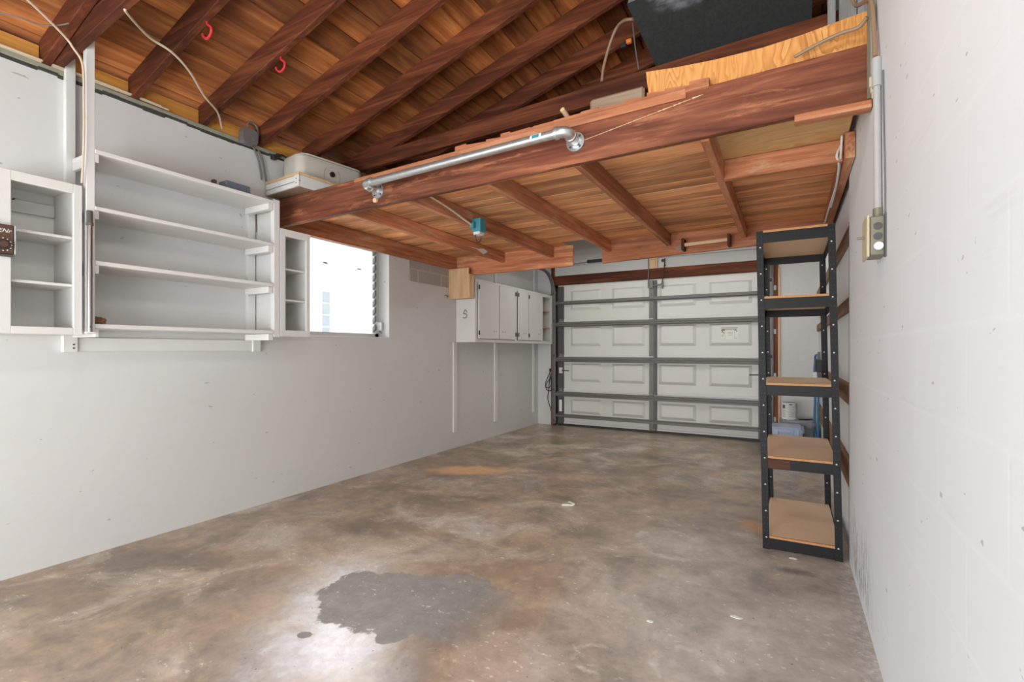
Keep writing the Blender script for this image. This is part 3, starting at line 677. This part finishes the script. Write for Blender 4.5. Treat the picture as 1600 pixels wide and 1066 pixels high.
bm = bmesh.new(); leanbox(bm, RX0+.036, RX0+.15, RY0+.0025, RY0+.0038, .478, .53); finish('rust_patch', bm, wood('rusty_steel', 'x', (.05, .025, .018), (.10, .04, .025), (.15, .06, .035)), rk)

# ------------------------------------------------------------------ things on and around the loft
pr = root('pipe_rail', 'galvanised pipe rail with flanges on the face of the front loft beam', 'pipe', (-1.68, 2.32, 2.24))
pL, pR = Vector((-2.378, 2.286, 2.238)), Vector((-.975, 2.286, 2.272))
cyl('pipe', pL+Vector((.05, 0, .001)), pR-Vector((.05, 0, .001)), .0235, 'pipe', pr, 20)
for P, s in ((pL, 1), (pR, -1)):
    q = Vector((P.x, 2.41, P.z-.012))
    arc = [P+Vector((s*.055, 0, 0)), P+Vector((s*.03, .0, 0)), P+Vector((s*.012, .006, -.001)), P+Vector((s*.002, .02, -.003)), P+Vector((0, .05, -.005))]
    tube('elbow', arc, .029, 'pipe', pr, 16)
    bm = bmesh.new(); acyl(bm, P+Vector((s*.048, 0, 0)), P+Vector((s*.062, 0, 0)), .033, 18); acyl(bm, P+Vector((0, .045, -.005)), P+Vector((0, .057, -.006)), .032, 18); finish('elbow_collar', bm, 'pipe', pr, smooth=True)
    cyl('nipple', P+Vector((0, .05, -.006)), q, .022, 'pipe', pr, 16)
    fl_ = cyl('flange', q-Vector((0, .012, 0)), q-Vector((0, .001, 0)), .05, 'pipe', pr, 24); cyl('flange_hub', q-Vector((0, .028, 0)), q-Vector((0, .012, 0)), .031, 'pipe', fl_, 18)
    for k in range(4):
        a = PI/4+k*PI/2; c = q+Vector((.037*math.cos(a), -.012, .037*math.sin(a))); cyl('screw', c-Vector((0, .003, 0)), c, .007, 'galvdark', fl_, 8)
d_ = pR-pL
lb = bmesh.new(); pa, pb = pL+d_*.86, pL+d_*.905; rows = []
for k in range(7):
    a = -.6+k*.26; o_ = Vector((0, -math.cos(a), math.sin(a)))*.0243; rows.append((lb.verts.new(pa+o_), lb.verts.new(pb+o_)))
for a, b in zip(rows, rows[1:]): lb.faces.new((a[0], a[1], b[1], b[0]))
finish('pipe_label', lb, 'canwhite', pr)
lb = bmesh.new(); pa, pb = pL+d_*.868, pL+d_*.897; rows = []
for k in range(4):
    a = -.2+k*.26; o_ = Vector((0, -math.cos(a), math.sin(a)))*.0246; rows.append((lb.verts.new(pa+o_), lb.verts.new(pb+o_)))
for a, b in zip(rows, rows[1:]): lb.faces.new((a[0], a[1], b[1], b[0]))
finish('label_print', lb, 'teal', pr)
tag(cyl('wooden_plug', (-2.40, 2.409, 2.168), (-2.40, 2.392, 2.166), .016, 'new_x', None, 12), 'pale round wooden plug just below the left pipe flange', 'plug')

# plywood strip standing on the front beam
pts = [(-.59, 2.458, 2.30), (.275, 2.458, 2.40)]; top = [(.283, 2.458, 2.556), (.18, 2.458, 2.545), (.05, 2.458, 2.530), (-.10, 2.458, 2.520), (-.30, 2.458, 2.524), (-.48, 2.458, 2.538), (-.622, 2.458, 2.556)]
tag(prism('plywood_strip', pts+top, (0, .012, 0), 'ply'), 'long yellow plywood strip with a bowed top edge standing on the front loft beam', 'plywood')
tag(box('wood_block', -.92, -.632, 2.462, 2.50, 2.287, 2.497, 'greywood', None, .012), 'grey-brown block of wood on the loft behind the beam, left of the plywood strip', 'block')
tag(cyl('wooden_dowel', (-1.055, 2.415, 2.455), (-1.0, 2.90, 2.302), .013, 'new_y', None, 14), 'short round wooden dowel poking over the front beam', 'dowel')
tag(prism('wood_scrap', [(-1.46, 2.43, 2.392), (-1.24, 2.43, 2.392), (-1.26, 2.43, 2.412), (-1.43, 2.43, 2.405)], (0, .05, 0), 'joist_x'), 'thin splintered wood scrap lying on the beam above the pipe rail', 'scrap')

# black duct board leaning on the second tie beam
db = root('duct_board', 'black fibre duct board panel with torn silver foil edge leaning above the loft', 'panel', (-.3, 3.3, 2.29))
Lb = (Vector((0, -.70711, .70711)))       # leaning direction (up and forward)
O = Vector((-.52, 3.68, 2.312))
def dp(x, s, off=0): return O+Vector((x, 0, 0))+Lb*s+Vector((0, .7071, .7071))*off
H = 1.225
outl = [(0.06, 0), (.625, 0), (.625, H+.12), (.45, H+.15), (.28, H+.02), (.16, H-.03), (.02, H-.055), (-.12, H-.02), (-.21, H+.01), (-.295, H+.005)]
bm = bmesh.new(); fa = [bm.verts.new((x-.1, s-.75, 0)) for x, s in outl]; ba = [bm.verts.new((x-.1, s-.75, .025)) for x, s in outl]; n = len(outl)
bm.faces.new(fa); bm.faces.new(ba[::-1])
for i in range(n): bm.faces.new((fa[i], fa[(i+1) % n], ba[(i+1) % n], ba[i]))
bmesh.ops.recalc_face_normals(bm, faces=bm.faces)
me = bpy.data.meshes.new('board'); bm.to_mesh(me); bm.free(); me.materials.append(M['duct'])
bo = link('board', me, dp(.1, .75), db); bo.rotation_euler = (math.radians(135), 0, 0)
bm = bmesh.new(); e = outl[2:]
for (xa, sa), (xb, sb) in zip(e, e[1:]):
    h1 = .035
    ahex(bm, [dp(xa, sa-h1, -.004), dp(xa, sa, -.004), dp(xa, sa-.01, .03), dp(xa, sa+.012, .03), dp(xb, sb-h1*.7, -.004), dp(xb, sb, -.004), dp(xb, sb-.01, .03), dp(xb, sb+.012, .03)])
stuff(finish('foil_edge', bm, 'foil', db))
tag(tube('brown_cord', [(-1.045, 3.02, 2.89), (-1.03, 3.015, 2.98), (-.985, 3.0, 3.10), (-.93, 2.97, 3.17), (-.86, 2.90, 3.15), (-.80, 2.87, 3.12)], .009, 'browncable'), 'tan-brown cord arching from the tie beam to the black panel', 'cord')
tag(tube('grey_wire', [(-.845, 3.02, 3.20), (-.83, 3.02, 3.05), (-.808, 3.02, 2.90)], .004, 'greycable'), 'thin grey wire hanging down beside the edge of the black panel', 'wire')
oc = root('orange_connector', 'small orange and black connector behind the top left edge of the black panel', 'connector', (-.88, 3.05, 3.12)); box('plug_body', -.895, -.86, 3.04, 3.065, 3.10, 3.125, flat('orange_plastic', (.8, .2, .04)), oc, .004); box('plug_base', -.93, -.895, 3.04, 3.065, 3.085, 3.112, 'blackplastic', oc, .003)
# things at the right end of the beam
struct(box('trim_1', .17, .205, 2.95, 2.975, 2.60, 3.45, 'weathered')); struct(box('trim_2', .215, XR-.004, 2.90, 2.925, 2.55, 3.45, 'weathered')); struct(box('trim_3', XR-.02, XR-.001, 2.30, 2.40, 2.17, 3.5, 'plate'))
tag(tube('right_cable', [(.225, 2.60, 2.95), (.222, 2.55, 2.75), (.24, 2.5, 2.62), (.262, 2.40, 2.56), (.272, 2.30, 2.50), (.275, 2.25, 2.36), (.274, 2.21, 2.24)], .008, 'browncable'), 'tan cable running down the wall corner into the conduit top', 'cable')
tag(tube('sagging_cable', [(.02, 2.405, 2.415), (.10, 2.40, 2.44), (.18, 2.39, 2.455), (.24, 2.375, 2.452), (.265, 2.35, 2.47)], .008, 'browncable'), 'thick tan cable lying along the right end of the front loft beam', 'cable')

# crate and beige appliance at the left end of the beam (turned together)
cr = root('wooden_crate', 'white-sided wooden crate with raw wood top edge on the left end of the loft', 'crate', (-3.03, 2.29, 2.337))
for z0, z1 in ((2.338, 2.374), (2.379, 2.418)):
    box('side_plank', -3.45, -3.03, 2.29, 2.305, z0, z1, 'white2', cr, .003)
box('end_plank', -3.045, -3.03, 2.306, 2.76, 2.338, 2.418, 'white2', cr, .003)
box('corner_batten', -3.075, -3.025, 2.283, 2.2895, 2.338, 2.418, 'white2', cr, .002)
bm = bmesh.new()
for z in (2.36, 2.39): acyl(bm, (-3.05, 2.283, z), (-3.05, 2.281, z), .004, 8)
stuff(finish('nail_heads', bm, 'ink', cr))
box('bottom_board', -3.45, -3.046, 2.306, 2.76, 2.338, 2.348, 'greywood', cr, .002)
box('top_board', -3.45, -3.028, 2.286, 2.76, 2.4185, 2.438, 'new_x', cr, .002)
cr.rotation_euler.z = math.radians(-4)
ap = root('beige_appliance', 'beige plastic appliance with rounded corners and a dark round button on the crate', 'appliance', (-3.15, 2.385, 2.440))
def rrect(x0, x1, y0, y1, r, z, seg=6):
    o = []
    for cx, cy, a0 in ((x1-r, y0+r, -PI/2), (x1-r, y1-r, 0), (x0+r, y1-r, PI/2), (x0+r, y0+r, PI)):
        for k in range(seg+1): a = a0+k/seg*PI/2; o.append((cx+r*math.cos(a), cy+r*math.sin(a), z))
    return o
def loft_rings(name, rings, mat, parent):
    bm = bmesh.new(); R = [[bm.verts.new(p) for p in r] for r in rings]; n = len(R[0])
    for a, b in zip(R, R[1:]):
        for k in range(n): bm.faces.new((a[k], a[(k+1) % n], b[(k+1) % n], b[k]))
    bm.faces.new(R[0]); bm.faces.new(R[-1]); return finish(name, bm, mat, parent, smooth=True)
ax0, ax1, ay0, ay1 = -3.43, -3.165, 2.385, 2.955
loft_rings('body', [rrect(ax0+.01, ax1-.012, ay0+.01, ay1-.01, .06, 2.441), rrect(ax0+.003, ax1-.004, ay0+.003, ay1-.003, .06, 2.445), rrect(ax0, ax1, ay0, ay1, .065, 2.47), rrect(ax0, ax1, ay0, ay1, .065, 2.627), rrect(ax0+.006, ax1-.006, ay0+.006, ay1-.006, .062, 2.636)], 'beige', ap)
loft_rings('seam', [rrect(ax0+.010, ax1-.010, ay0+.010, ay1-.010, .058, 2.6365), rrect(ax0+.010, ax1-.010, ay0+.010, ay1-.010, .058, 2.643)], 'beigedark', ap)
loft_rings('lid', [rrect(ax0+.006, ax1-.006, ay0+.03, ay1-.004, .062, 2.6435), rrect(ax0+.006, ax1-.006, ay0+.03, ay1-.004, .062, 2.652), rrect(ax0+.04, ax1-.05, ay0+.1, ay1-.06, .05, 2.672)], 'beige', ap)
kb = cyl('button', (ax1, 2.66, 2.545), (ax1+.010, 2.66, 2.545), .021, 'navy', ap, 20); cyl('button_face', (ax1+.010, 2.66, 2.545), (ax1+.012, 2.66, 2.545), .012, 'timerdark', kb, 14)
for s, a0 in ((1, -1), (-1, 1)):
    tube('trim_arc', [(ax1+.0005, 2.66+s*.07*math.cos(t), 2.53+.075*math.sin(t)) for t in (-.4, -.1, .2, .5, .8)], .0022, 'beigedark', ap, 5)
ap.rotation_euler.z = math.radians(-9)

# junction box, adapter and their cables at the wall top
jb = root('junction_box', 'dark grey electrical box with a cable loop at the top of the left wall', 'electrical box', (-3.44, 2.18, 2.70))
bm = bmesh.new(); loop = rrect(2.115, 2.225, 2.665, 2.775, .028, 0, 4); a = [bm.verts.new((-3.40, p[0], p[1])) for p in loop]; b = [bm.verts.new((-3.458, p[0], p[1])) for p in loop]; n = len(a)
bm.faces.new(a); bm.faces.new(b)
for i in range(n): bm.faces.new((a[i], a[(i+1) % n], b[(i+1) % n], b[i]))
finish('box_body', bm, 'greycable', jb); cyl('knockout', (-3.40, 2.19, 2.71), (-3.396, 2.19, 2.71), .012, 'galv', jb, 12)
tube('cable_loop', [(-3.43, 2.165, 2.775), (-3.43, 2.165, 2.815), (-3.43, 2.19, 2.84), (-3.43, 2.23, 2.825), (-3.43, 2.245, 2.77), (-3.43, 2.235, 2.70)], .007, 'greycable', jb)
for y0 in (0, .035): tube('drop_cable', [(-3.45, 2.225+y0, 2.665), (-3.455, 2.262+y0, 2.60), (-3.455, 2.285+y0, 2.50), (-3.455, 2.29+y0, 2.45)], .007, 'greycable', jb)
ad = root('power_plug', 'small black plug at the wall top by the beige appliance', 'plug', (-3.44, 2.38, 2.65)); box('plug_body', -3.46, -3.42, 2.36, 2.40, 2.63, 2.665, 'blackplastic', ad, .005); box('plug_cap', -3.455, -3.425, 2.40, 2.425, 2.655, 2.685, 'blackplastic', ad, .004)
tube('plug_cord', [(-3.44, 2.42, 2.67), (-3.44, 2.45, 2.69), (-3.46, 2.5, 2.69)], .005, 'blackplastic', ad)
# cables
tag(tube('cream_cable', [(-2.98, .75, 2.80), (-3.054, .876, 2.780), (-3.130, .993, 2.755), (-3.17, 1.055, 2.735), (-3.165, 1.074, 2.705), (-3.145, 1.10, 2.65), (-3.145, 1.11, 2.58), (-3.147, 1.112, 2.45), (-3.147, 1.112, 2.25), (-3.17, 1.112, 2.03)], .0055, 'cream'), 'cream cable crossing the roof and running down the left shelf post', 'cable')
tag(tube('cream_cable', [(-2.71, 1.112, 2.772), (-2.74, 1.135, 2.768), (-2.925, 1.31, 2.812), (-2.955, 1.43, 2.808), (-3.03, 1.56, 2.787), (-3.17, 1.72, 2.75), (-3.275, 1.86, 2.735), (-3.42, 1.972, 2.706)], .0062, 'cream'), 'cream cable swagged from the tie beam to the top of the left wall', 'cable')
for k, (r, lab) in enumerate(((.006, 'upper cream cable lying along the top plate of the left wall'), (.006, 'lower cream cable lying along the top plate of the left wall'))):
    tag(tube('plate_cable', [(XL+.008+.016*k, y, 2.708+.004*math.sin(y*5+k)) for y in (-.6, -.1, .4, .7, 1.0, 1.3, 1.5, 1.66-.05*k)], r, 'cream'), lab, 'cable', 'cables along the top plate')
tag(tube('grey_cable', [(-3.22, .79, 2.74), (-3.18, .878, 2.748), (-3.172, .944, 2.751), (-3.135, 1.0, 2.765), (-3.10, 1.036, 2.785)], .0035, 'greycable'), 'thin dark grey cable sagging between the nearest rafters', 'cable')
for loc, lab in (((-2.70, 1.478), 'red vinyl utility hook on the second rafter, nearer the camera'), ((-2.66, 1.885), 'red vinyl utility hook on the third rafter, farther from the camera')):
    x, y = loc; z = rz(x)+.004
    tag(tube('red_hook', [(x, y, z+.02), (x+.004, y, z-.008), (x+.03, y+.004, z-.03), (x+.022, y+.006, z-.062), (x-.012, y+.006, z-.075), (x-.04, y+.004, z-.058), (x-.05, y+.004, z-.04)], .0065, 'red'), lab, 'hook', 'red hooks under the rafters')

# things by the left shelves
tm = root('wall_timer', 'brown electric timer box with dial and white lettering on the left cabinet', 'timer', (-3.15, .80, 1.612))
TX = XF+.001; box('timer_body', TX, TX+.028, .742, .850, 1.614, 1.748, 'timer', tm, .004); box('chrome_rim', TX, TX+.03, .850, .855, 1.614, 1.748, 'pipe', tm, .001); box('base_lip', TX, TX+.022, .742, .85, 1.602, 1.613, 'ink', tm, .003)
dl = cyl('dial', (TX+.028, .812, 1.655), (TX+.036, .812, 1.655), .023, 'timerdark', tm, 24); cyl('dial_knob', (TX+.036, .812, 1.655), (TX+.046, .812, 1.655), .014, 'timer', dl, 16)
bm = bmesh.new()
for k in range(12):
    a = k/12*2*PI; y, z = .812+.029*math.cos(a), 1.655+.029*math.sin(a); acyl(bm, (TX+.028, y, z), (TX+.0295, y, z), .0026, 6)
stuff(finish('dial_marks', bm, 'paper', tm))
text_mesh('timer_lettering', 'MENr', .026, 'paper', tm, (TX+.029, .806, 1.718), (PI/2, 0, PI/2), .0005, .3)
vt = root('metal_tube', 'chrome metal tube with grey cap standing against the left shelf post', 'tube', (-3.145, 1.135, 1.262))
cyl('tube_body', (-3.147, 1.136, 1.264), (-3.147, 1.136, 1.815), .0125, 'chrome', vt, 20); lathe('cap', (-3.147, 1.136, 1.812), [(.013, 0), (.016, .002), (.016, .014), (.0135, .018), (.0135, .075), (.011, .078)], 'tubegrey', vt, 20)
cyl('end_hole', (-3.135, 1.136, 1.29), (-3.1335, 1.136, 1.29), .005, 'ink', vt, 8)
box('rest_bracket', -3.162, -3.128, 1.118, 1.155, 1.255, 1.2635, 'white', vt, .001)
bm = bmesh.new(); bmesh.ops.create_icosphere(bm, subdivisions=3, radius=.03)
for v in bm.verts:
    k = 1+random.uniform(-.3, .25); v.co = Vector((v.co.x*1.0*k, v.co.y*1.1*k, max(-.018, v.co.z*.75*k)))+Vector((-3.235, 1.203, 1.3255))
tag(finish('wasp_nest', bm, 'nest'), 'crumpled brown nest-like lump at left end of the lowest shelf', 'nest')
tag(box('plastic_strip', -3.36, -3.27, 1.915, 2.085, 2.2245, 2.306, 'slate', None, .004), 'slate-blue plastic strip lying on the top shelf', 'strip')
tag(box('small_knob', -3.30, -3.27, 1.83, 1.855, 2.2245, 2.287, 'ink', None, .004), 'tiny dark knob on the top shelf left of the blue strip', 'knob')

# teal box under the loft
tb = root('outlet_box', 'teal plastic outlet box with white socket hanging on a loft joist', 'electrical box', (-2.13, 3.25, 2.09))
box('box_body', -2.169, -2.09, 3.20, 3.285, 2.10, 2.20, 'teal', tb, .004); box('cable_clamp', -2.165, -2.13, 3.165, 3.199, 2.12, 2.165, 'teal', tb, .004); box('socket', -2.16, -2.10, 3.205, 3.275, 2.075, 2.0995, 'canwhite', tb, .004)
tube('wire_loop', [(-2.14, 3.21, 2.08), (-2.14, 3.215, 2.04), (-2.135, 3.245, 2.02), (-2.13, 3.27, 2.045), (-2.13, 3.275, 2.08)], .003, 'blackplastic', tb)
tag(tube('loft_cable', [(-2.158, 2.52, 2.235), (-2.157, 2.70, 2.225), (-2.157, 2.9, 2.20), (-2.157, 3.05, 2.17), (-2.15, 3.163, 2.145)], .008, 'cream'), 'cream cable running along a loft joist to the teal box', 'cable')
# dowel holder on the rear beam
rh = root('dowel_holder', 'wooden roll holder with two brackets and a dowel on the rear loft beam', 'holder', (-.665, 4.70, 2.08))
for x in (-.855, -.47): box('bracket', x, x+.025, 4.64, 4.749, 2.08, 2.185, 'rafter_z', rh, .004)
cyl('dowel', (-.83, 4.675, 2.13), (-.47, 4.675, 2.14), .018, 'new_x', rh, 14); prism('mount_plate', [(-.935, 4.746, 2.12), (-.86, 4.746, 2.08), (-.86, 4.746, 2.17)], (0, .0035, 0), 'greywood', rh)
pb = root('door_stop_bar', 'short black metal bar seen through the gap in the rear loft beam', 'bar', (-2.0, 5.5, 2.2)); box('bar', -2.08, -1.86, 5.48, 5.52, 2.198, 2.235, 'blackplastic', pb, .003); cyl('rod', (-2.6, 5.5, 2.19), (-2.08, 5.5, 2.212), .008, 'greycable', pb, 8)

# conduit and box on the right wall
cn = root('wall_conduit', 'grey conduit with open metal switch box on the right block wall', 'conduit', (.27, 2.16, 1.5))
cyl('conduit_pipe', (.276, 2.168, 1.66), (.276, 2.196, 2.21), .0115, 'conduit', cn, 14); cyl('coupling', (.276, 2.190, 2.12), (.276, 2.197, 2.225), .0155, 'conduit', cn, 14); cyl('connector', (.276, 2.166, 1.635), (.276, 2.169, 1.675), .0155, 'zinc', cn, 12)
sbx = box('switch_box', .245, .2895, 2.105, 2.215, 1.50, 1.635, 'zinc', cn, .003); box('cover_plate', .236, .2445, 2.10, 2.225, 1.495, 1.64, 'yellowed', cn, .002)
for z in (1.60, 1.565): cyl('knockout', (.268, 2.1046, z), (.268, 2.102, z), .013, 'galvdark', sbx, 14)
cyl('fitting', (.268, 2.1046, 1.53), (.268, 2.085, 1.528), .014, 'rail', sbx, 14); cyl('toggle', (.236, 2.17, 1.575), (.215, 2.175, 1.575), .005, 'zinc', cn, 8)
box('back_plate', .284, .2898, 2.085, 2.104, 1.49, 1.64, 'galvdark', cn, .001)
bm = bmesh.new()
for k in range(5): abox(bm, .255+.004*k, .272, 2.20+.004*k, 2.215, 2.13-.02*k, 2.165-.012*k)
stuff(finish('peeling_tape', bm, 'yellowed', cn))
tag(tube('side_wire', [(.286, 2.135, 2.15), (.287, 2.12, 1.95), (.287, 2.10, 1.75), (.287, 2.095, 1.642)], .003, 'greycable'), 'thin grey wire running beside the conduit on the right wall', 'wire')
tag(tube('white_cable', [(.235, 4.55, 2.135), (.235, 3.9, 2.13), (.24, 3.5, 2.135), (.24, 3.22, 2.15), (.232, 3.04, 2.165), (.232, 2.98, 2.25), (.236, 3.044, 2.235), (.215, 3.045, 2.18), (.228, 3.1, 2.14), (.237, 3.4, 2.12), (.237, 3.8, 2.10)], .0055, 'whitecable'), 'white cable looped at the loft edge above the steel rack', 'cable')

# ------------------------------------------------------------------ things at the far right corner
def tote(name, label, x0, x1, y0, y1, h, mat):
    t = root(name, label, 'storage box', ((x0+x1)/2, (y0+y1)/2, 0), 'plastic totes in the corner')
    loft_rings('body', [rrect(x0+.035, x1-.035, y0+.03, y1-.03, .03, .0), rrect(x0+.03, x1-.03, y0+.025, y1-.025, .03, .01), rrect(x0+.012, x1-.012, y0+.012, y1-.012, .03, h-.05)], mat, t)
    loft_rings('lid', [rrect(x0, x1, y0, y1, .035, h-.05), rrect(x0, x1, y0, y1, .035, h-.018), rrect(x0+.02, x1-.02, y0+.02, y1-.02, .03, h-.015), rrect(x0+.03, x1-.03, y0+.03, y1-.03, .03, h)], mat, t)
    for x in (x0+.07, x1-.07): box('latch', x-.025, x+.025, y0-.008, y0-.0005, h-.075, h-.02, mat, t, .003)
    return t
tote('plastic_tote', 'light blue lidded plastic tote on the floor behind the steel rack', -.195, .14, 6.02, 6.42, .335, 'tote')
tote('plastic_tote', 'smoky grey plastic tote under the paint can by the end wall', -.10, .268, 6.45, 6.88, .36, 'tote2')
pc = root('paint_can', 'white labelled paint can standing on the grey tote in the corner', 'can', (.0, 6.6, .36))
lathe('can_body', (.0, 6.6, .361), [(.078, 0), (.082, .003), (.082, .008), (.079, .011), (.079, .186), (.082, .190), (.082, .196), (.07, .196), (.068, .19)], 'canwhite', pc, 28)
lathe('can_lid', (.0, 6.6, .5515), [(.066, 0), (.066, .006), (.02, .004)], 'galv', pc, 24)
bm = bmesh.new()
def arcpatch(bm, a0, a1, z0, z1, r=.0796):
    rs = []
    for k in range(7):
        a = a0+(a1-a0)*k/6; rs.append((bm.verts.new((r*math.sin(a), 6.6-r*math.cos(a), z0)), bm.verts.new((r*math.sin(a), 6.6-r*math.cos(a), z1))))
    for p, q in zip(rs, rs[1:]): bm.faces.new((p[0], q[0], q[1], p[1]))
arcpatch(bm, -.95, -.55, .49, .53); finish('label_emblem', bm, 'ink', pc); bm = bmesh.new(); arcpatch(bm, .0, .42, .53, .543); finish('label_heading', bm, 'ink', pc)
bm = bmesh.new()
for k in range(6): arcpatch(bm, -.1, .7-.07*(k % 3), .505-.022*k, .510-.022*k)
for k in range(4): arcpatch(bm, -.95, -.5, .46-.022*k, .465-.022*k)
stuff(finish('label_lines', bm, 'ink2', pc))
tag(tube('black_stick', [(.10, 6.58, .364), (.17, 6.62, .366), (.235, 6.66, .364)], .006, 'blackplastic'), 'short black stick lying on the grey tote beside the can', 'stick')
bx = root('wall_hose', 'blue hose hanging in a long loop on the right wall by the end wall', 'hose', (.27, 6.6, .3))
tube('hose_strand', [(.262, 6.62, 1.06), (.252, 6.60, .9), (.258, 6.58, .6), (.25, 6.52, .36), (.262, 6.46, .18), (.27, 6.46, .03)], .012, 'blue', bx, 10)
tube('hose_loop', [(.262, 6.62, 1.06), (.262, 6.60, 1.10), (.276, 6.52, 1.115), (.284, 6.45, 1.08), (.284, 6.43, .9), (.282, 6.42, .6), (.28, 6.42, .3), (.275, 6.44, .03)], .012, 'blue', bx, 10)
box('hose_hook', .25, .311, 6.54, 6.57, 1.03, 1.07, 'galvdark', bx, .004)
eb = root('control_box', 'dark grey control box fixed to the right wall beside the blue hose', 'electrical box', (.28, 5.9, .92)); box('box_body', .235, .311, 5.85, 5.97, .945, 1.07, 'blackplastic', eb, .005); box('box_cover', .229, .2345, 5.86, 5.96, .955, 1.06, 'greycable', eb, .003); box('paper_tag', .21, .243, 5.83, 5.849, .88, .945, 'paper', eb, .001); cyl('cable_gland', (.265, 5.91, 1.07), (.265, 5.91, 1.15), .012, 'galv', eb, 10)
tag(box('yellow_tag', .285, .311, 6.3, 6.36, 1.52, 1.60, 'yellow', None, .003), 'small yellow tag on the right wall behind the steel rack', 'tag')
cc = root('coiled_cord', 'thin black cord coiled on a hook by the left door jamb', 'cord', (-3.27, 6.95, .3))
box('plug', -3.262, -3.238, 6.955, 6.985, .83, .88, 'blackplastic', cc, .004)
tube('coil', [(-3.25, 6.97, .83), (-3.29, 6.965, .74), (-3.33, 6.965, .64), (-3.31, 6.965, .55), (-3.25, 6.965, .53), (-3.222, 6.95, .56), (-3.222, 6.95, .66), (-3.24, 6.96, .73), (-3.30, 6.965, .66), (-3.325, 6.965, .60), (-3.27, 6.96, .58), (-3.225, 6.955, .64), (-3.25, 6.965, .78)], .0055, 'blackplastic', cc, 6)
tube('tail', [(-3.25, 6.97, .80), (-3.275, 6.965, .55), (-3.29, 6.965, .40), (-3.25, 6.96, .28), (-3.235, 6.955, .22)], .0055, 'blackplastic', cc, 6)
# litter on the floor
pp = root('paper_scrap', 'small folded white paper strip lying on the concrete floor', 'paper', (-1.45, 3.44, 0))
prism('lower_strip', [(-1.487, 3.395, .001), (-1.41, 3.428, .001), (-1.405, 3.448, .001), (-1.483, 3.416, .001)], (0, 0, .008), 'paper', pp); prism('upper_strip', [(-1.478, 3.492, .001), (-1.412, 3.438, .008), (-1.404, 3.452, .008), (-1.466, 3.507, .001)], (0, 0, .006), 'paper', pp)
for (x, y, s), lab in (((-.205, 2.35, .022), 'curled white paint flake on the floor midway to the right wall'), ((-.52, 2.13, .014), 'tiny white paint flake on the floor left of the larger flake'), ((.02, 3.17, .016), 'white paint chip on the floor just in front of the rack')):
    pts = [(x+s*math.cos(a)*random.uniform(.6, 1.1)*1.3, y+s*math.sin(a)*random.uniform(.5, 1)*.8, .0008) for a in [k/7*2*PI for k in range(7)]]
    tag(prism('paint_flake', pts, (0, 0, .003), 'paper'), lab, 'flake', 'white paint flakes on the floor')
